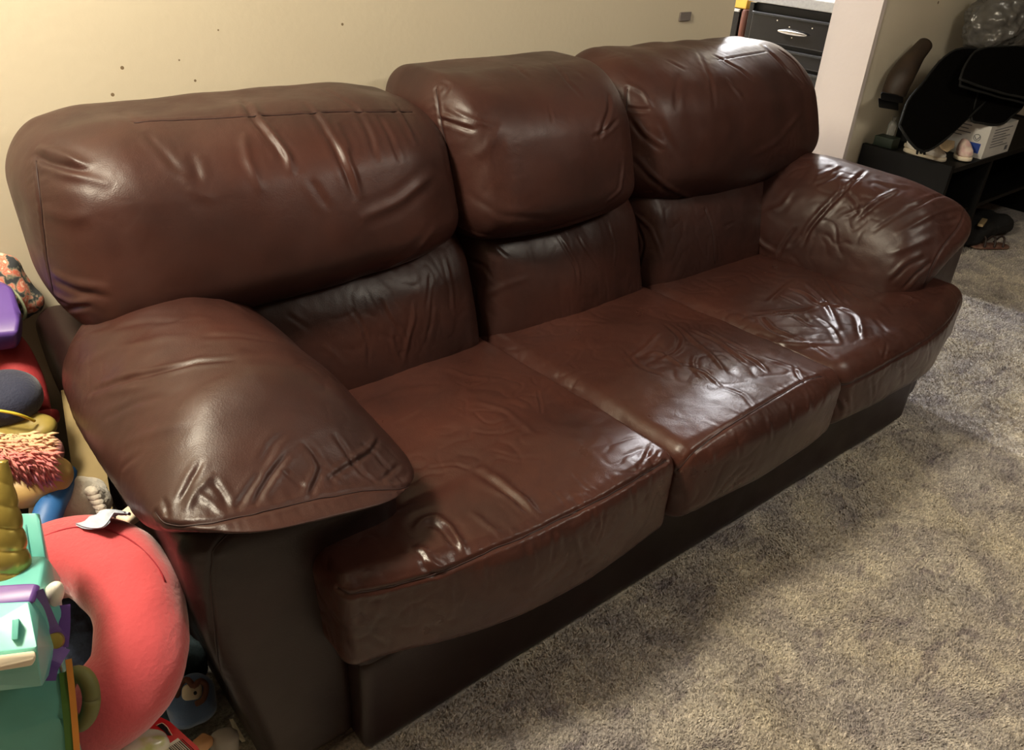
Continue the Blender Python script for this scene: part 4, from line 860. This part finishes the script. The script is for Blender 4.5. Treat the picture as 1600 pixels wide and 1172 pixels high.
for k, (b0, b1) in enumerate(((.40, .93), (.45, .93), (.38, .80), (.55, .93))): rect('text_line', b0, b1, .90-k*.11, .93-k*.11, PG)
def front_pt(a, z): return c0+ax*(a*wx)+Vector((0, 0, z*hz))-ay*.0008
for k in range(7): slab('text_line', [front_pt(.18, .84-k*.09), front_pt(.84-.1*(k % 3), .84-k*.09), front_pt(.84-.1*(k % 3), .865-k*.09), front_pt(.18, .865-k*.09)], .0006, PG, cb, 0)
slab('corner_mark', [front_pt(.80, .10), front_pt(.90, .10), front_pt(.90, .24), front_pt(.80, .24)], .0006, PG, cb, 0)
# car mats
MAT = mat('black_carpet_mat', (10, 9, 8), .95, spec=.02, bump=.6, bscale=300); PIP = mat('grey_black_binding', (26, 26, 25), .8, spec=.2)
def carmat(px, p0, nrm, label, n=44, th=.008):
    pts = [onp(u, v, p0, nrm) for u, v in px]; P = smooth_path(pts+[pts[0]], n)[:-1]
    e = empty('car_mat', tuple(P.mean(0)), label, 'car mat')
    nn = np.array(nrm, float); nn /= np.linalg.norm(nn)
    P = P+nn*(pn(P*7)*.006)[:, None]
    slab('mat', P, th, MAT, e, 0); link('binding', tube([np.vstack([P, P[:1]])-nn*th/2], .0052, 8), PIP, e); return e
n1 = np.array([-.15, -.80, .58])
carmat([(1406, 196), (1420, 158), (1446, 125), (1468, 98), (1500, 76), (1548, 82), (1560, 110), (1546, 150), (1512, 185), (1472, 222), (1444, 236), (1424, 222)], (2.2, .62, .60), n1, 'large black car floor mat draped over the shoe rack above the sneakers')
carmat([(1530, 140), (1598, 140), (1598, 165), (1580, 182), (1564, 194), (1536, 192), (1518, 184)], (2.45, .59, .63), (-.2, -.8, .56), 'small black car floor mat hanging over the white carton')
carmat([(1500, 134), (1510, 104), (1534, 84), (1600, 82), (1640, 90), (1640, 168), (1600, 160), (1545, 146)], (2.45, .575, .705), (-.1, -.72, .68), 'black car floor mat second in the stack, directly beneath the topmost one')
carmat([(1500, 124), (1512, 98), (1534, 76), (1600, 72), (1640, 80), (1640, 158), (1600, 152), (1545, 138)], (2.45, .56, .725), (-.1, -.72, .68), 'topmost black car floor mat with grey binding, under the plastic bag')
# plastic bag
pb = empty('plastic_bag', (2.75, .80, .84), 'translucent grey plastic carrier bag on top of the car mats', 'plastic bag')
FILM = mat('grey_plastic_film', (96, 94, 90), .25, spec=.6, alpha=.7, coat=.2)
soft('contents', (2.72, .82, .955), (.17, .08, .09), (.1, .07, .08), (0, 0, 0), .008, mat('brown_contents', (70, 60, 48), .8, two=(120, 112, 100), twoscale=10), pb, noise=.02, ns=9)
soft('film', (2.72, .81, .955), (.20, .11, .115), (.10, .09, .09), (0, .01, .02), .005, FILM, pb, noise=.02, ns=16, wr=.012)
box_obj('storage_tote', (2.56, .80, ZT), (3.1, .955, ZT+.345), BLACK, None, .01, label='tall black tote behind the carton, holding up the plastic bag', cat='tote')
# dark cloth, strip and sandal on the floor
soft('black_garment', (2.82, .66, .055), (.26, .09, .05), (.10, .08, .04), (0, 0, 0), .008, mat('black_cloth', (14, 14, 15), .9, bump=.5), None, noise=.02, ns=10, label='black garment lying crumpled on the floor before the shoe rack', cat='garment')
box_obj('wood_strip', (-.055, -.012, -.006), (.055, .012, .006), mat('pale_wood', (160, 140, 104), .7), None, .002, label='short pale wooden strip on the black garment before the shoe rack', cat='wood strip')
bpy.data.objects['wood_strip'].location = (2.70, .60, .12); bpy.data.objects['wood_strip'].rotation_euler = (0, 0, .25)
sd = empty('sandal', (2.52, .40, 0), 'brown strappy sandal on the carpet just past the right sofa arm', 'sandal')
s0 = np.array(on(1544, 388, 'z', 0))
soft('sole', (s0[0], s0[1], .012), (.10, .035, .010), (.04, .034, .008), (0, 0, 0), .005, mat('tan_footbed', (120, 92, 76), .7, two=(96, 60, 50), twoscale=40), sd, rot=(0, 0, -.55))
for k, a in enumerate((-.05, .0, .045)):
    q = Euler((0, 0, -.55)).to_matrix(); c_ = Vector((s0[0], s0[1], .018))
    tubeo('strap', [c_+q @ Vector((a, -.034, 0)), c_+q @ Vector((a+.01, -.012, .035)), c_+q @ Vector((a+.01, .015, .035)), c_+q @ Vector((a, .034, 0))], .005, mat('dark_strap', (50, 38, 34), .6), sd, 14, 8)
# small debris on the carpet
box_obj('paper_crumb', (-.006, -.002, 0), (.006, .002, .002), CREAM, None, .0005, label='tiny pale crumb on the carpet near the right end of the sofa base', cat='crumb')
_c = on(1422, 662, 'z', 0); bpy.data.objects['paper_crumb'].location = (_c[0]+.03, _c[1]-.02, .001)
#SECTION lights
# ------------------------------------------------------------------ lights
def lamp(name, loc, power, color, size, kind='POINT', rot=None, sy=None):
    l = bpy.data.lights.new(name, kind); l.energy = power; l.color = color
    if kind == 'AREA':
        l.size = size
        if sy: l.shape = 'RECTANGLE'; l.size_y = sy
    else: l.shadow_soft_size = size
    o = bpy.data.objects.new(name, l); COL.objects.link(o); o.location = loc
    if rot: o.rotation_euler = rot
    return o
WARM = (1, .89, .69)
lamp('ceiling_lamp_left', (-1.65, .35, 2.15), 140, WARM, .16)
lamp('ceiling_lamp_room', (.75, -1.0, 2.25), 48, (1, .92, .78), .3)
lamp('back_room_lamp', (1.6, 3.1, 2.25), 270, (.93, .95, 1), .05)
lamp('back_room_lamp_right', (2.75, 2.15, 2.2), 115, (.96, .96, 1), .06)
w = bpy.data.worlds.new('world'); SC.world = w; w.use_nodes = True
w.node_tree.nodes['Background'].inputs[0].default_value = (.55, .5, .42, 1); w.node_tree.nodes['Background'].inputs[1].default_value = .02
SC.view_settings.view_transform = 'Standard'; SC.view_settings.look = 'None'; SC.view_settings.exposure = .38; SC.view_settings.gamma = 1
SC.view_settings.use_curve_mapping = False
